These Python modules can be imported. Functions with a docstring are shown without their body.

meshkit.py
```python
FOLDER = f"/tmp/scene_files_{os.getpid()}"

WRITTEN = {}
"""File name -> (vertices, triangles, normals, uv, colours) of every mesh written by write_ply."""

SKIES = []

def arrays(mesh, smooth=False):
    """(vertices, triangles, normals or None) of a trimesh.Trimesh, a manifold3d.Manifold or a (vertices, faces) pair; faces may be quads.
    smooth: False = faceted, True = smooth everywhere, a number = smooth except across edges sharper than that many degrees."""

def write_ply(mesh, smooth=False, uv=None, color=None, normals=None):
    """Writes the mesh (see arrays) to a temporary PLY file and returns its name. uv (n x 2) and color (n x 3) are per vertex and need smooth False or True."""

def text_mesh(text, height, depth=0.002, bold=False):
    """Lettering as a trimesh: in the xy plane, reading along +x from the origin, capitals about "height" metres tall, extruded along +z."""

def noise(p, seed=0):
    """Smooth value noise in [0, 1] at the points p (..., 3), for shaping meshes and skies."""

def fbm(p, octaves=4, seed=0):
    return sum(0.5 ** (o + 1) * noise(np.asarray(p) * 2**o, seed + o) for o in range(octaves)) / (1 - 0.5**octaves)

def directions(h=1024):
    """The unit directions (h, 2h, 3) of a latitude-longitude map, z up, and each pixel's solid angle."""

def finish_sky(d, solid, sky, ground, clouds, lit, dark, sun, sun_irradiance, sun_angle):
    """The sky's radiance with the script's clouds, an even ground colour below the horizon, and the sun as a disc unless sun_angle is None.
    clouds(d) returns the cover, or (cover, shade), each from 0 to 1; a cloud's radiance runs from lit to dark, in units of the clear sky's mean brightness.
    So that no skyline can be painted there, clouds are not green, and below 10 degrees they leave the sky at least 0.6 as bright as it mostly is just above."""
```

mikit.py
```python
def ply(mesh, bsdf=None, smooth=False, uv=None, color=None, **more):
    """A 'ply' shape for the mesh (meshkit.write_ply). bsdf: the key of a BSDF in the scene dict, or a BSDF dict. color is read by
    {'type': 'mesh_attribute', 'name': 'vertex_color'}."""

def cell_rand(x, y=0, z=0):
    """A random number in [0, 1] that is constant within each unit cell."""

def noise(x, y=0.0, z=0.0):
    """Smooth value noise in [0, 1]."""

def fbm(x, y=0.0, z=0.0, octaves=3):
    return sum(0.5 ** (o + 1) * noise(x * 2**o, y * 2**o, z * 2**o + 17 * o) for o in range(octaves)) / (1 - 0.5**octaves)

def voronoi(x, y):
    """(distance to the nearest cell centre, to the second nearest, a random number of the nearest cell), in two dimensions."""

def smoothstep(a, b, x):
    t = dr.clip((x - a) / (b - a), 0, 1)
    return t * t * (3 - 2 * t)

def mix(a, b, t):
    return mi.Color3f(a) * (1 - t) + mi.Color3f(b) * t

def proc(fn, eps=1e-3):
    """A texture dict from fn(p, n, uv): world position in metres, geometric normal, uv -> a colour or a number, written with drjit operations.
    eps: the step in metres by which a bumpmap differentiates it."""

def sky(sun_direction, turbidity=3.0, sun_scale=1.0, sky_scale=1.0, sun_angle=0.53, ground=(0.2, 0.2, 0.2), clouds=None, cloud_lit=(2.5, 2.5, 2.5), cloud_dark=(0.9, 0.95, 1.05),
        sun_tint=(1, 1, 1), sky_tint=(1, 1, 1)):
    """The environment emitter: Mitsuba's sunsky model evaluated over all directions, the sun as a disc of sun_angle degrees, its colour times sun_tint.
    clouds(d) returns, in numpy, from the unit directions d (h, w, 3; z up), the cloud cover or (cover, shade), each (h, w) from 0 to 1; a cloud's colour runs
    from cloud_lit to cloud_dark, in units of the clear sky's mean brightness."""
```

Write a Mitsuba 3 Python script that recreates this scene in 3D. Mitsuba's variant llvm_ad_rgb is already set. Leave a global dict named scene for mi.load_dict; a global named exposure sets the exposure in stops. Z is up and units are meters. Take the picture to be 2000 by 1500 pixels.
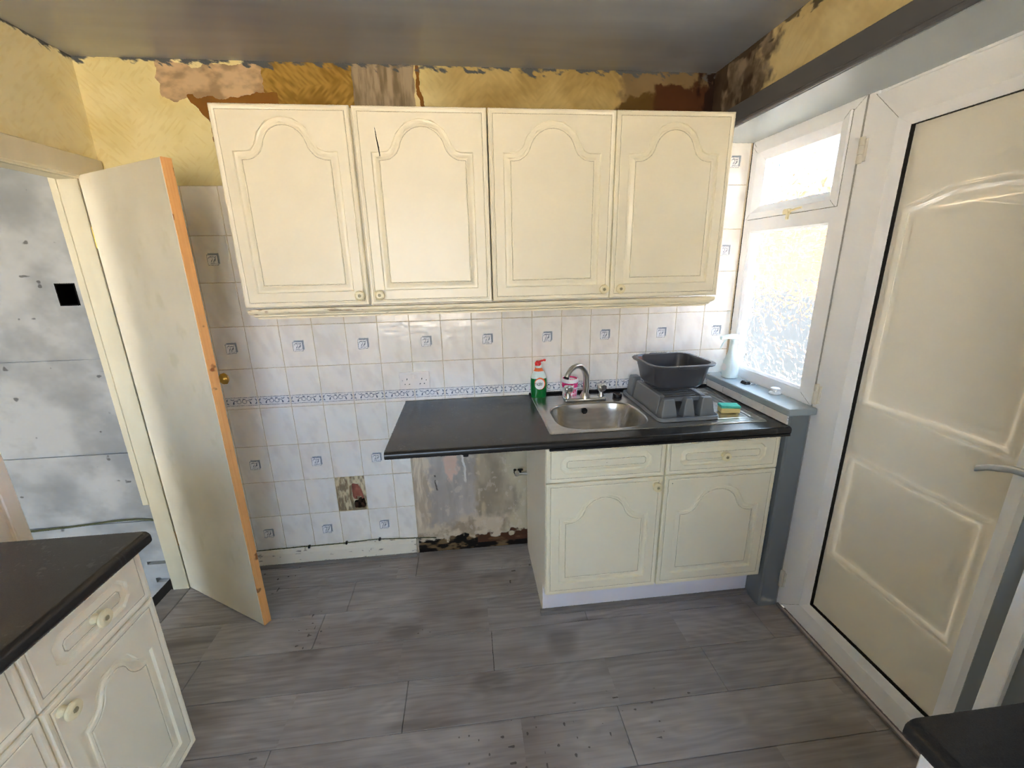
import math, random
import numpy as np, trimesh, manifold3d as m3d, drjit as dr, mitsuba as mi
import mikit, meshkit
from shapely.geometry import Polygon, box as sbox
from shapely import affinity
from mikit import noise, fbm, smoothstep, mix, cell_rand

T = mi.ScalarTransform4f
rnd = random.Random(7)
scene, labels = {}, {}

# ------------------------------------------------------------------ camera, sky, exposure
CAM = np.array([1.02806, -2.07324, 1.55222])
ROT = np.array([[0.99385116, -0.10900043, -0.01946206], [-0.04832051, -0.26881837, -0.96197807], [0.09962427, 0.95700344, -0.27243241]])
scene['camera'] = {'type': 'perspective', 'fov': 2 * math.degrees(math.atan(1000 / 822)), 'fov_axis': 'x', 'near_clip': 0.02,
                   'to_world': T().look_at(origin=CAM.tolist(), target=(CAM + ROT[2]).tolist(), up=(-ROT[1]).tolist())}


def clouds(d):
    n = meshkit.fbm(d * np.array([2.2, 2.2, 5.0]) + 4.0, 5, 3)
    return np.clip((n - 0.40) / 0.18, 0, 1) * 0.9, np.clip((n - 0.55) / 0.3, 0, 0.6)


scene['sky'] = mikit.sky((-0.15, 0.62, 0.77), turbidity=3.0, sky_scale=1.0, sun_scale=1.0, ground=(0.25, 0.24, 0.22), clouds=clouds,
                         cloud_lit=(1.85, 2.18, 2.45), cloud_dark=(0.92, 1.05, 1.18), sky_tint=(0.78, 0.97, 1.17))
exposure = 5.62


# ------------------------------------------------------------------ helpers
def L(r, g, b):
    c = np.array([r, g, b], float) / 255
    return [float(x) for x in np.where(c <= 0.04045, c / 12.92, ((c + 0.055) / 1.055) ** 2.4)]


def C3(r, g, b):
    return mi.Color3f(*L(r, g, b))


def mat(name, col=None, rough=0.5, spec=0.5, metal=0.0, bump=None, bscale=0.001, beps=1e-3, **kw):
    d = {'type': 'principled', 'roughness': rough, 'metallic': metal, 'specular': spec, **kw}
    d['base_color'] = mikit.proc(col) if callable(col) else {'type': 'rgb', 'value': col}
    if bump is not None:
        d = {'type': 'bumpmap', 'arbitrary': mikit.proc(bump, beps), 'scale': bscale, 'bsdf': d}
    scene[name] = {'type': 'twosided', 'bsdf': d}
    return name


def put(key, mesh, bsdf, smooth=False, **kw):
    k, n = key, 0
    while k in scene:
        n += 1
        k = f'{key}_{n:03d}'
    scene[k] = mikit.ply(mesh, bsdf, smooth, **kw)
    return k


def lab(k, label, cat=None, group=None, kind=None):
    labels[k] = {'label': label}
    if cat: labels[k]['category'] = cat
    if group: labels[k]['group'] = group
    if kind: labels[k]['kind'] = kind


def cat(*ms):
    return trimesh.util.concatenate([m for m in ms])


def box(x0, x1, y0, y1, z0, z1, c=0.0):
    if c <= 0:
        m = trimesh.creation.box((x1 - x0, y1 - y0, z1 - z0))
        m.apply_translation(((x0 + x1) / 2, (y0 + y1) / 2, (z0 + z1) / 2))
        return m
    P = []
    for x, sx in ((x0, 1), (x1, -1)):
        for y, sy in ((y0, 1), (y1, -1)):
            for z, sz in ((z0, 1), (z1, -1)):
                P += [(x, y + sy * c, z + sz * c), (x + sx * c, y, z + sz * c), (x + sx * c, y + sy * c, z)]
    return trimesh.convex.convex_hull(np.array(P))


def rbox(x0, x1, y0, y1, z0, z1, r, seg=12):
    P = []
    for x in (x0 + r, x1 - r):
        for y in (y0 + r, y1 - r):
            for z in (z0 + r, z1 - r):
                P.append(m3d.Manifold.sphere(r, seg).translate((x, y, z)))
    return man(m3d.Manifold.batch_hull(P))


def man(M):
    m = M.to_mesh()
    return trimesh.Trimesh(np.array(m.vert_properties)[:, :3], np.array(m.tri_verts), process=False)


def toman(m):
    m = m.copy(); m.merge_vertices()
    return m3d.Manifold(m3d.Mesh(np.asarray(m.vertices, np.float32), np.asarray(m.faces, np.uint32)))


def diff(a, *bs):
    A = toman(a)
    for b in bs: A = A - toman(b)
    return man(A)


def loft(rings, closed=True, cap0=True, cap1=True):
    rings = [np.asarray(r, float) for r in rings]
    n, k = len(rings[0]), len(rings)
    V, F = np.vstack(rings), []
    for a in range(k - 1):
        for i in range(n if closed else n - 1):
            j = (i + 1) % n
            p, q, r, s = a * n + i, a * n + j, (a + 1) * n + j, (a + 1) * n + i
            F += [(p, q, r), (p, r, s)]
    V = list(V)
    if cap0:
        V.append(rings[0].mean(0)); c = len(V) - 1
        F += [(c, (i + 1) % n, i) for i in range(n)]
    if cap1:
        V.append(rings[-1].mean(0)); c = len(V) - 1; b = (k - 1) * n
        F += [(c, b + i, b + (i + 1) % n) for i in range(n)]
    return trimesh.Trimesh(np.array(V), np.array(F), process=False)


def tube(path, rad, n=16, cap=True, squash=None):
    path = np.asarray(path, float)
    rad = np.broadcast_to(np.asarray(rad, float), (len(path),))
    t = np.gradient(path, axis=0); t /= np.linalg.norm(t, axis=1, keepdims=True)
    u = np.cross(t[0], [0, 0, 1.0] if abs(t[0][2]) < 0.9 else [1.0, 0, 0]); u /= np.linalg.norm(u)
    rings, a = [], np.arange(n) * 2 * np.pi / n
    for p, d, r in zip(path, t, rad):
        u = u - d * (u @ d); u /= np.linalg.norm(u)
        v = np.cross(d, u)
        rings.append(p + r * (np.cos(a)[:, None] * u + np.sin(a)[:, None] * v))
    return loft(rings, True, cap, cap)


def smoothpath(pts, n=24):
    from scipy.interpolate import CubicSpline
    pts = np.asarray(pts, float)
    s = np.r_[0, np.cumsum(np.linalg.norm(np.diff(pts, axis=0), axis=1))]
    return CubicSpline(s, pts)(np.linspace(0, s[-1], n))


def lathe(prof, loc=(0, 0, 0), axis=(0, 0, 1), n=28):
    m = trimesh.creation.revolve(np.array(prof, float), sections=n)
    a = np.asarray(axis, float) / np.linalg.norm(axis)
    m.apply_transform(trimesh.geometry.align_vectors([0, 0, 1], a))
    m.apply_translation(loc)
    return m


def sring(cx, cy, a, b, z, p=4.0, n=56):
    t = np.arange(n) * 2 * np.pi / n
    c, s = np.cos(t), np.sin(t)
    return np.stack([cx + a * np.sign(c) * np.abs(c) ** (2 / p), cy + b * np.sign(s) * np.abs(s) ** (2 / p), np.full(n, z)], 1)


def rrect(x0, x1, y0, y1, r):
    return sbox(x0 + r, y0 + r, x1 - r, y1 - r).buffer(r, 8)


def prism(poly, h):
    return trimesh.creation.extrude_polygon(poly, h, engine='earcut')


def poly1(p):
    return max(p.geoms, key=lambda g: g.area) if hasattr(p, 'geoms') else p


def band(outer, d0, inner, d1):
    """Triangles between two nested outlines at depths d0 and d1, as (u, v, depth)."""
    P = Polygon(outer.exterior.coords, [inner.exterior.coords]) if inner is not None else outer
    v, f = trimesh.creation.triangulate_polygon(P, engine='earcut')
    out = {(round(a, 7), round(b, 7)) for a, b in outer.exterior.coords}
    z = np.array([d0 if (round(a, 7), round(b, 7)) in out else d1 for a, b in v])
    V = np.column_stack([v, z])
    # orient towards -depth
    n = np.cross(V[f[:, 1]] - V[f[:, 0]], V[f[:, 2]] - V[f[:, 0]])
    f = np.where((n[:, 2] > 0)[:, None], f[:, ::-1], f)
    return trimesh.Trimesh(V, f, process=False)


def relief(outline, steps, thick, holes=()):
    """steps: [(outline, depth), ...] nested from the rim inwards; a slab with that front. Returns (mesh, list of bands)."""
    bands = [band(steps[i][0], steps[i][1], steps[i + 1][0], steps[i + 1][1]) for i in range(len(steps) - 1)]
    bands.append(band(steps[-1][0], steps[-1][1], None, 0))
    c = np.array(steps[0][0].exterior.coords)[:-1]
    if Polygon(c).exterior.is_ccw: c = c[::-1]
    n = len(c)
    V = np.vstack([np.column_stack([c, np.full(n, steps[0][1])]), np.column_stack([c, np.full(n, thick)])])
    F = []
    for i in range(n):
        j = (i + 1) % n
        F += [(i, j, n + j), (i, n + j, n + i)]
    side = trimesh.Trimesh(V, F, process=False)
    side.fix_normals()
    vb, fb = trimesh.creation.triangulate_polygon(Polygon(c), engine='earcut')
    back = trimesh.Trimesh(np.column_stack([vb, np.full(len(vb), thick)]), fb, process=False)
    return bands, side, back


def arch(hw, z0, zs, rise, flat, r2, n=14):
    """Cathedral outline, centred on u = 0."""
    xf = hw - flat
    r1 = (xf * xf + rise * rise - 2 * r2 * rise) / (2 * rise)
    c1 = zs + rise - r1
    th = math.atan2(zs + r2 - c1, xf)
    right = [(hw, z0), (hw, zs)]
    a0, a1 = -math.pi / 2, th + math.pi - 2 * math.pi
    for k in range(n + 1):
        a = -math.pi / 2 - (k / n) * (math.pi / 2 - th)
        right.append((xf + r2 * math.cos(a), zs + r2 + r2 * math.sin(a)))
    for k in range(1, n + 1):
        a = th + (k / n) * (math.pi / 2 - th)
        right.append((r1 * math.cos(a), c1 + r1 * math.sin(a)))
    left = [(-u, v) for u, v in right[::-1][1:]]
    return Polygon(right + left).buffer(0)


def ins(p, d):
    q = poly1(p.buffer(-d, join_style='mitre', mitre_limit=3))
    return q


def place_front(m, face, pos):
    """Moves a relief (u, v, depth): face 'y-' looks to -y at y = pos, 'x+' looks to +x, 'x-' looks to -x."""
    v = np.array(m.vertices)
    if face == 'y-': V = np.column_stack([v[:, 0], pos + v[:, 2], v[:, 1]])
    elif face == 'x+': V = np.column_stack([pos - v[:, 2], v[:, 0], v[:, 1]])
    else: V = np.column_stack([pos + v[:, 2], v[:, 0], v[:, 1]])
    out = trimesh.Trimesh(V, m.faces, process=False)
    if face == 'y-': out.invert()      # (u,v,d) -> (x,z,y) is a mirror
    if face == 'x-': out.invert(); out.invert()
    if face == 'x+': out.invert()
    return out


def cabinet_front(holder, name, u0, u1, v0, v1, face, pos, kind, thick=0.018, hole=None):
    """A foiled door or drawer front with routed mouldings: body mesh and a pinstripe mesh under it."""
    cu, cv = (u0 + u1) / 2, (v0 + v1) / 2
    R = sbox(u0, v0, u1, v1)
    st = [(R, 0.005), (ins(R, 0.002), 0.0015), (ins(R, 0.005), 0.0), (ins(R, 0.010), 0.0004), (ins(R, 0.0135), 0.0030),
          (ins(R, 0.0165), 0.0040), (ins(R, 0.0185), 0.0040), (ins(R, 0.0205), 0.0022)]
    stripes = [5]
    if kind == 'drawer':
        w, h = u1 - u0, v1 - v0
        sx, sy, k = w / 2 - 0.058, h / 2 - 0.036, 0.022
        P = Polygon([(cu - sx, cv - sy + k), (cu - sx + k, cv - sy), (cu + sx - k, cv - sy), (cu + sx, cv - sy + k),
                     (cu + sx, cv + sy - k), (cu + sx - k, cv + sy), (cu - sx + k, cv + sy), (cu - sx, cv + sy - k)])
        g = 0.9
    else:
        w = u1 - u0
        hw = w / 2 - (0.054 if w > 0.4 else 0.046)
        rise = 0.112 if w > 0.4 else 0.075
        top = v1 - (0.036 if kind == 'wall' else 0.048)
        P = affinity.translate(arch(hw, v0 + 0.054, top - rise, rise, 0.040 if w > 0.4 else 0.022, 0.040 if w > 0.4 else 0.028), cu, 0)
        g = 1.0
    st += [(P, 0.0022), (ins(P, 0.0035 * g), 0.0085), (ins(P, 0.009 * g), 0.0098), (ins(P, 0.016 * g), 0.0078), (ins(P, 0.0225 * g), 0.0036), (ins(P, 0.0255 * g), 0.0028),
           (ins(P, 0.0275 * g), 0.0046), (ins(P, 0.0295 * g), 0.0046), (ins(P, 0.0315 * g), 0.0024)]
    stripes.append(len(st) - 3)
    bands, side, back = relief(R, st, thick)
    body = cat(*[b for i, b in enumerate(bands) if i not in stripes], side, back)
    body.merge_vertices()
    k = put(f'{holder}__{name}', place_front(body, face, pos), 'mat_cream', 28)
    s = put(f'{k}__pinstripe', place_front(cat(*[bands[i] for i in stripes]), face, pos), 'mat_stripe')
    return k


def knob(holder, at, axis):
    m = lathe([(r_ * 1.13, h_) for r_, h_ in [(0.0001, 0), (0.0105, 0), (0.0095, 0.003), (0.0075, 0.010), (0.0085, 0.015), (0.0155, 0.019), (0.0175, 0.023), (0.0165, 0.027), (0.012, 0.0295), (0.0075, 0.0295), (0.006, 0.0285), (0.0001, 0.0285)]], at, axis)
    k = put(f'{holder}__knob', m, 'mat_knob', 40)
    a = np.asarray(axis, float)
    put(f'{k}__screw_cap', lathe([(0.0001, 0), (0.0062, 0), (0.0055, 0.0012), (0.0001, 0.0014)], np.asarray(at) + a * 0.0286, axis, 14), 'mat_knobcap', 30)
    labels[k] = {'label': 'round ivory knob'}
    return k


# ------------------------------------------------------------------ materials
mat('mat_cream', L(236, 228, 203), 0.32, 0.5)
mat('mat_carcass', L(226, 220, 204), 0.45, 0.4)
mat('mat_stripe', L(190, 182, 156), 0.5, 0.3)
mat('mat_knob', L(232, 220, 180), 0.2, 0.5)
mat('mat_knobcap', L(150, 140, 105), 0.35, 0.5)
mat('mat_plinth', L(226, 224, 230), 0.4, 0.4)
mat('mat_white', L(236, 235, 232), 0.4, 0.4)
mat('mat_upvc', L(238, 239, 240), 0.22, 0.5)
mat('mat_doorpanel', L(234, 229, 214), 0.42, 0.35)
mat('mat_gasket', L(12, 12, 12), 0.6, 0.3)
mat('mat_hole_shade', L(5, 5, 5), 0.9, 0.1)  # black that paints the shade inside the passage wall hole
mat('mat_black', L(14, 14, 15), 0.4, 0.4)
mat('mat_chrome', L(225, 225, 222), 0.08, 0.5, 1.0)
mat('mat_brass', L(190, 150, 70), 0.2, 0.5, 1.0)
mat('mat_handle', L(205, 207, 208), 0.3, 0.5, 1.0)
mat('mat_grout', L(206, 192, 164), 0.9, 0.1)
mat('mat_red', L(225, 45, 45), 0.3, 0.5)
mat('mat_greenliq', L(10, 105, 45), 0.12, 0.5)
mat('mat_clearpl', L(226, 236, 228), 0.15, 0.5)
mat('mat_label', L(245, 245, 242), 0.4, 0.4)
mat('mat_orange', L(235, 110, 50), 0.4, 0.4)
mat('mat_ink', L(40, 50, 60), 0.5, 0.3)
mat('mat_pink', L(226, 60, 125), 0.4, 0.4)
mat('mat_tubwhite', L(244, 236, 238), 0.35, 0.4)
mat('mat_rack', L(118, 122, 126), 0.38, 0.4)
mat('mat_bowl', L(66, 69, 76), 0.2, 0.6)
mat('mat_spray', L(226, 240, 238), 0.2, 0.5)
mat('mat_socket', L(240, 234, 228), 0.25, 0.5)
mat('mat_cable', L(70, 74, 50), 0.5, 0.4)
mat('mat_greypaint', L(112, 119, 122), 0.38, 0.5)
mat('mat_beam_shaded', L(86, 87, 90), 0.35, 0.5)  # same grey paint, darkened for the face turned from the window
mat('mat_soffit_lit', L(156, 165, 168), 0.25, 0.7)  # same grey paint, lightened to carry the window light
mat('mat_sill_lit', L(150, 160, 164), 0.3, 0.5)  # grey paint raised to stand in for daylight on the sill
mat('mat_hinge', L(205, 200, 186), 0.35, 0.5)


def f_steel(p, n, uv):
    g = fbm(p.x * 6, p.y * 240, p.z * 60, 2)
    return mix(C3(176, 174, 170), C3(206, 204, 200), g)


mat('mat_steel', f_steel, 0.21, 0.5, 1.0)


def f_black_top(p, n, uv):
    g = fbm(p.x * 900, p.y * 900, p.z * 900, 2)
    s = smoothstep(0.52, 0.72, fbm(p.x * 9, p.y * 9 + 3, 0, 4))
    sp = smoothstep(0.78, 0.84, noise(p.x * 160, p.y * 160, 3))
    return mix(C3(25, 25, 26), C3(48, 46, 44), g * 0.5 + s * 0.14) + mi.Color3f(0.012) * sp * smoothstep(0.55, 0.7, noise(p.x * 21, p.y * 21, 7))


mat('mat_worktop', f_black_top, 0.24, 0.5)
mat('mat_worktop_edge', L(20, 20, 23), 0.18, 0.5)


def f_timber(p, n, uv):
    g = fbm(p.x * 220 + p.y * 220, p.z * 7, 3, 3)
    k = smoothstep(0.70, 0.80, fbm(p.x * 40, p.z * 26, 9, 3))
    return mix(mix(C3(240, 186, 120), C3(228, 164, 98), g), C3(160, 96, 52), k)


mat('mat_timber', f_timber, 0.6, 0.3)


def f_floor(p, n, uv):
    row = dr.floor((0.003 - p.y) / 0.193)
    pl = dr.floor((p.x + 0.6 + row * 0.37) / 1.2)
    r = cell_rand(row, pl + 11, 5)
    u, v = p.x + r * 37, p.y
    w = fbm(u * 1.8, v * 7, r * 9, 3)
    grain = fbm(u * 7, v * 120, 2 + r, 3)
    ring = 0.5 + 0.5 * dr.sin((v * 24 + w * 13) * 5)
    broad = fbm(u * 1.6, v * 6, 5.5 + r, 3)
    t = 0.42 * grain + 0.10 * ring + 0.50 * broad
    c = mix(C3(136, 132, 131), C3(174, 170, 168), smoothstep(0.25, 0.85, t))
    kn = smoothstep(0.70, 0.86, fbm(u * 3.1, v * 8.5, 21, 2))
    c = mix(c, C3(96, 90, 86), kn * 0.5)
    streak = smoothstep(0.62, 0.74, fbm(u * 5, v * 30, 31, 3)) * smoothstep(0.5, 0.68, noise(u * 2.1, v * 5, 3))
    c = mix(c, C3(192, 188, 184), streak * 0.22)
    d = smoothstep(0.50, 0.72, fbm(p.x * 3.3 + 1.3, p.y * 3.3, 2, 4))
    c = mix(c, C3(122, 108, 98), d * 0.35)
    sp = smoothstep(0.90, 0.93, noise(p.x * 60, p.y * 60, 5)) * smoothstep(0.68, 0.76, noise(p.x * 4, p.y * 4, 1))
    return mix(c, C3(60, 54, 50), sp * 0.7)


mat('mat_floor', f_floor, 0.42, 0.4)
mat('mat_scotia', lambda p, n, uv: mix(C3(96, 91, 88), C3(136, 132, 128), fbm(p.x * 14 + p.y * 3, p.y * 60, p.z * 200, 3)), 0.5, 0.3)


def arc(x, z, cx, cz, r, w):
    return dr.abs(dr.sqrt(dr.square(x - cx) + dr.square(z - cz)) - r) < w


def blob(x, z, cx, cz, a, b, ang):
    c, s = math.cos(ang), math.sin(ang)
    u, v = (x - cx) * c + (z - cz) * s, -(x - cx) * s + (z - cz) * c
    return dr.square(u / a) + dr.square(v / b) < 1


def f_tile(p, n, uv):
    k = dr.floor(p.x / 0.15)
    r = dr.floor((p.z - 0.1) / 0.2)
    x = p.x - (k + 0.5) * 0.15
    z = p.z - 0.1 - r * 0.2
    m = fbm(p.x * 26 + k * 3, p.z * 17 + r * 5 + p.x * 12, 1, 4)
    base = mix(C3(243, 239, 231), C3(234, 229, 221), smoothstep(0.4, 0.8, m))
    front = n.y < -0.9
    ink, pale = C3(84, 94, 114), C3(146, 156, 168)
    odd = dr.abs(k - 2 * dr.floor(k / 2)) > 0.5
    # square print in the middle of every other tile of the odd rows
    mot = odd & front & ((dr.abs(r) < 0.5) | (dr.abs(r - 2) < 0.5) | (dr.abs(r - 5) < 0.5) | (dr.abs(r - 7) < 0.5) | (dr.abs(r - 9) < 0.5))
    X, Z = x + 0.001, z - 0.098
    h = 0.0225
    ax, az = dr.maximum(dr.abs(X), dr.abs(Z)), 0
    insq = dr.maximum(dr.abs(X), dr.abs(Z)) < h
    sh = dr.maximum(dr.abs(X - 0.0065), dr.abs(Z - 0.0065)) < h
    edge = insq & (dr.maximum(dr.abs(X), dr.abs(Z)) > h - 0.0013)
    sw = (arc(X, Z, -0.008, 0.005, 0.0085, 0.0008) & (X + Z > -0.010)) | (arc(X, Z, 0.010, -0.008, 0.0078, 0.0007) & (X + Z < 0.006))
    sw |= (arc(X, Z, 0.004, 0.004, 0.0095, 0.0008) & (X > 0.000)) | blob(X, Z, -0.006, 0.0145, 0.0056, 0.0015, 0.1) | blob(X, Z, 0.009, 0.0015, 0.0050, 0.0020, 1.1)
    sw |= blob(X, Z, -0.0055, -0.004, 0.0052, 0.0017, 1.2) | blob(X, Z, -0.008, -0.0145, 0.0050, 0.0010, 0.5) | blob(X, Z, -0.0015, -0.0145, 0.0045, 0.0010, -0.5)
    sw |= blob(X, Z, 0.013, 0.0135, 0.0050, 0.0012, 0.55) | blob(X, Z, 0.0055, 0.0135, 0.0036, 0.0010, -0.6)
    c = dr.select(mot & sh & ~insq, pale, base)
    c = dr.select(mot & insq, C3(238, 238, 238), c)
    c = dr.select(mot & (edge | (sw & insq)), ink, c)
    # border print low on the tiles of the row behind the tap
    bd = front & (dr.abs(r - 4) < 0.5)
    zb = z - 0.0385
    strip = bd & (dr.abs(zb) < 0.0205)
    line = bd & (dr.abs(dr.abs(zb) - 0.0205) < 0.0009)
    xs = dr.abs(x)
    sc = (arc(xs, zb, 0.0125, 0.000, 0.0098, 0.0011) & ~((xs > 0.0125) & (zb > 0.006))) | blob(xs, zb, 0.0115, 0.0115, 0.0068, 0.0024, -0.2)
    sc |= (arc(xs, zb, 0.0245, -0.010, 0.0155, 0.0012) & (zb > -0.002) & (xs > 0.0165)) | blob(xs, zb, 0.0385, -0.0075, 0.0036, 0.0062, 0.3)
    sc |= blob(xs, zb, 0.0445, 0.0095, 0.0075, 0.0017, 0.5) | blob(xs, zb, 0.036, 0.0095, 0.005, 0.0015, -0.6)
    sc |= blob(xs, zb, 0.0665, 0.0085, 0.0060, 0.0022, -0.8) | blob(xs, zb, 0.0650, -0.0105, 0.0062, 0.0022, 0.25) | (arc(xs, zb, 0.060, -0.001, 0.0085, 0.0008) & (xs > 0.063))
    c = dr.select(strip, C3(233, 232, 230), c)
    return dr.select(line | (strip & sc), ink, c)


mat('mat_tile', f_tile, 0.14, 0.5, bump=lambda p, n, uv: fbm(p.x * 30, p.z * 30 + p.y * 30, 2, 3), bscale=0.0012, beps=2e-3)


def warp(p, s, a, seed):
    return (fbm(p.x * s + seed, p.y * s, p.z * s, 4) - 0.5) * a


def strokes(p):
    """Swirling embossed strokes of the wallpaper."""
    h = p.x + p.y
    a, b = h + p.z, h - p.z
    m = smoothstep(0.44, 0.56, noise(h * 9, p.z * 9, 4))
    return dr.lerp(noise(a * 24 + 3, b * 95, 3), noise(a * 95, b * 24 + 7, 8), m)


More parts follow.
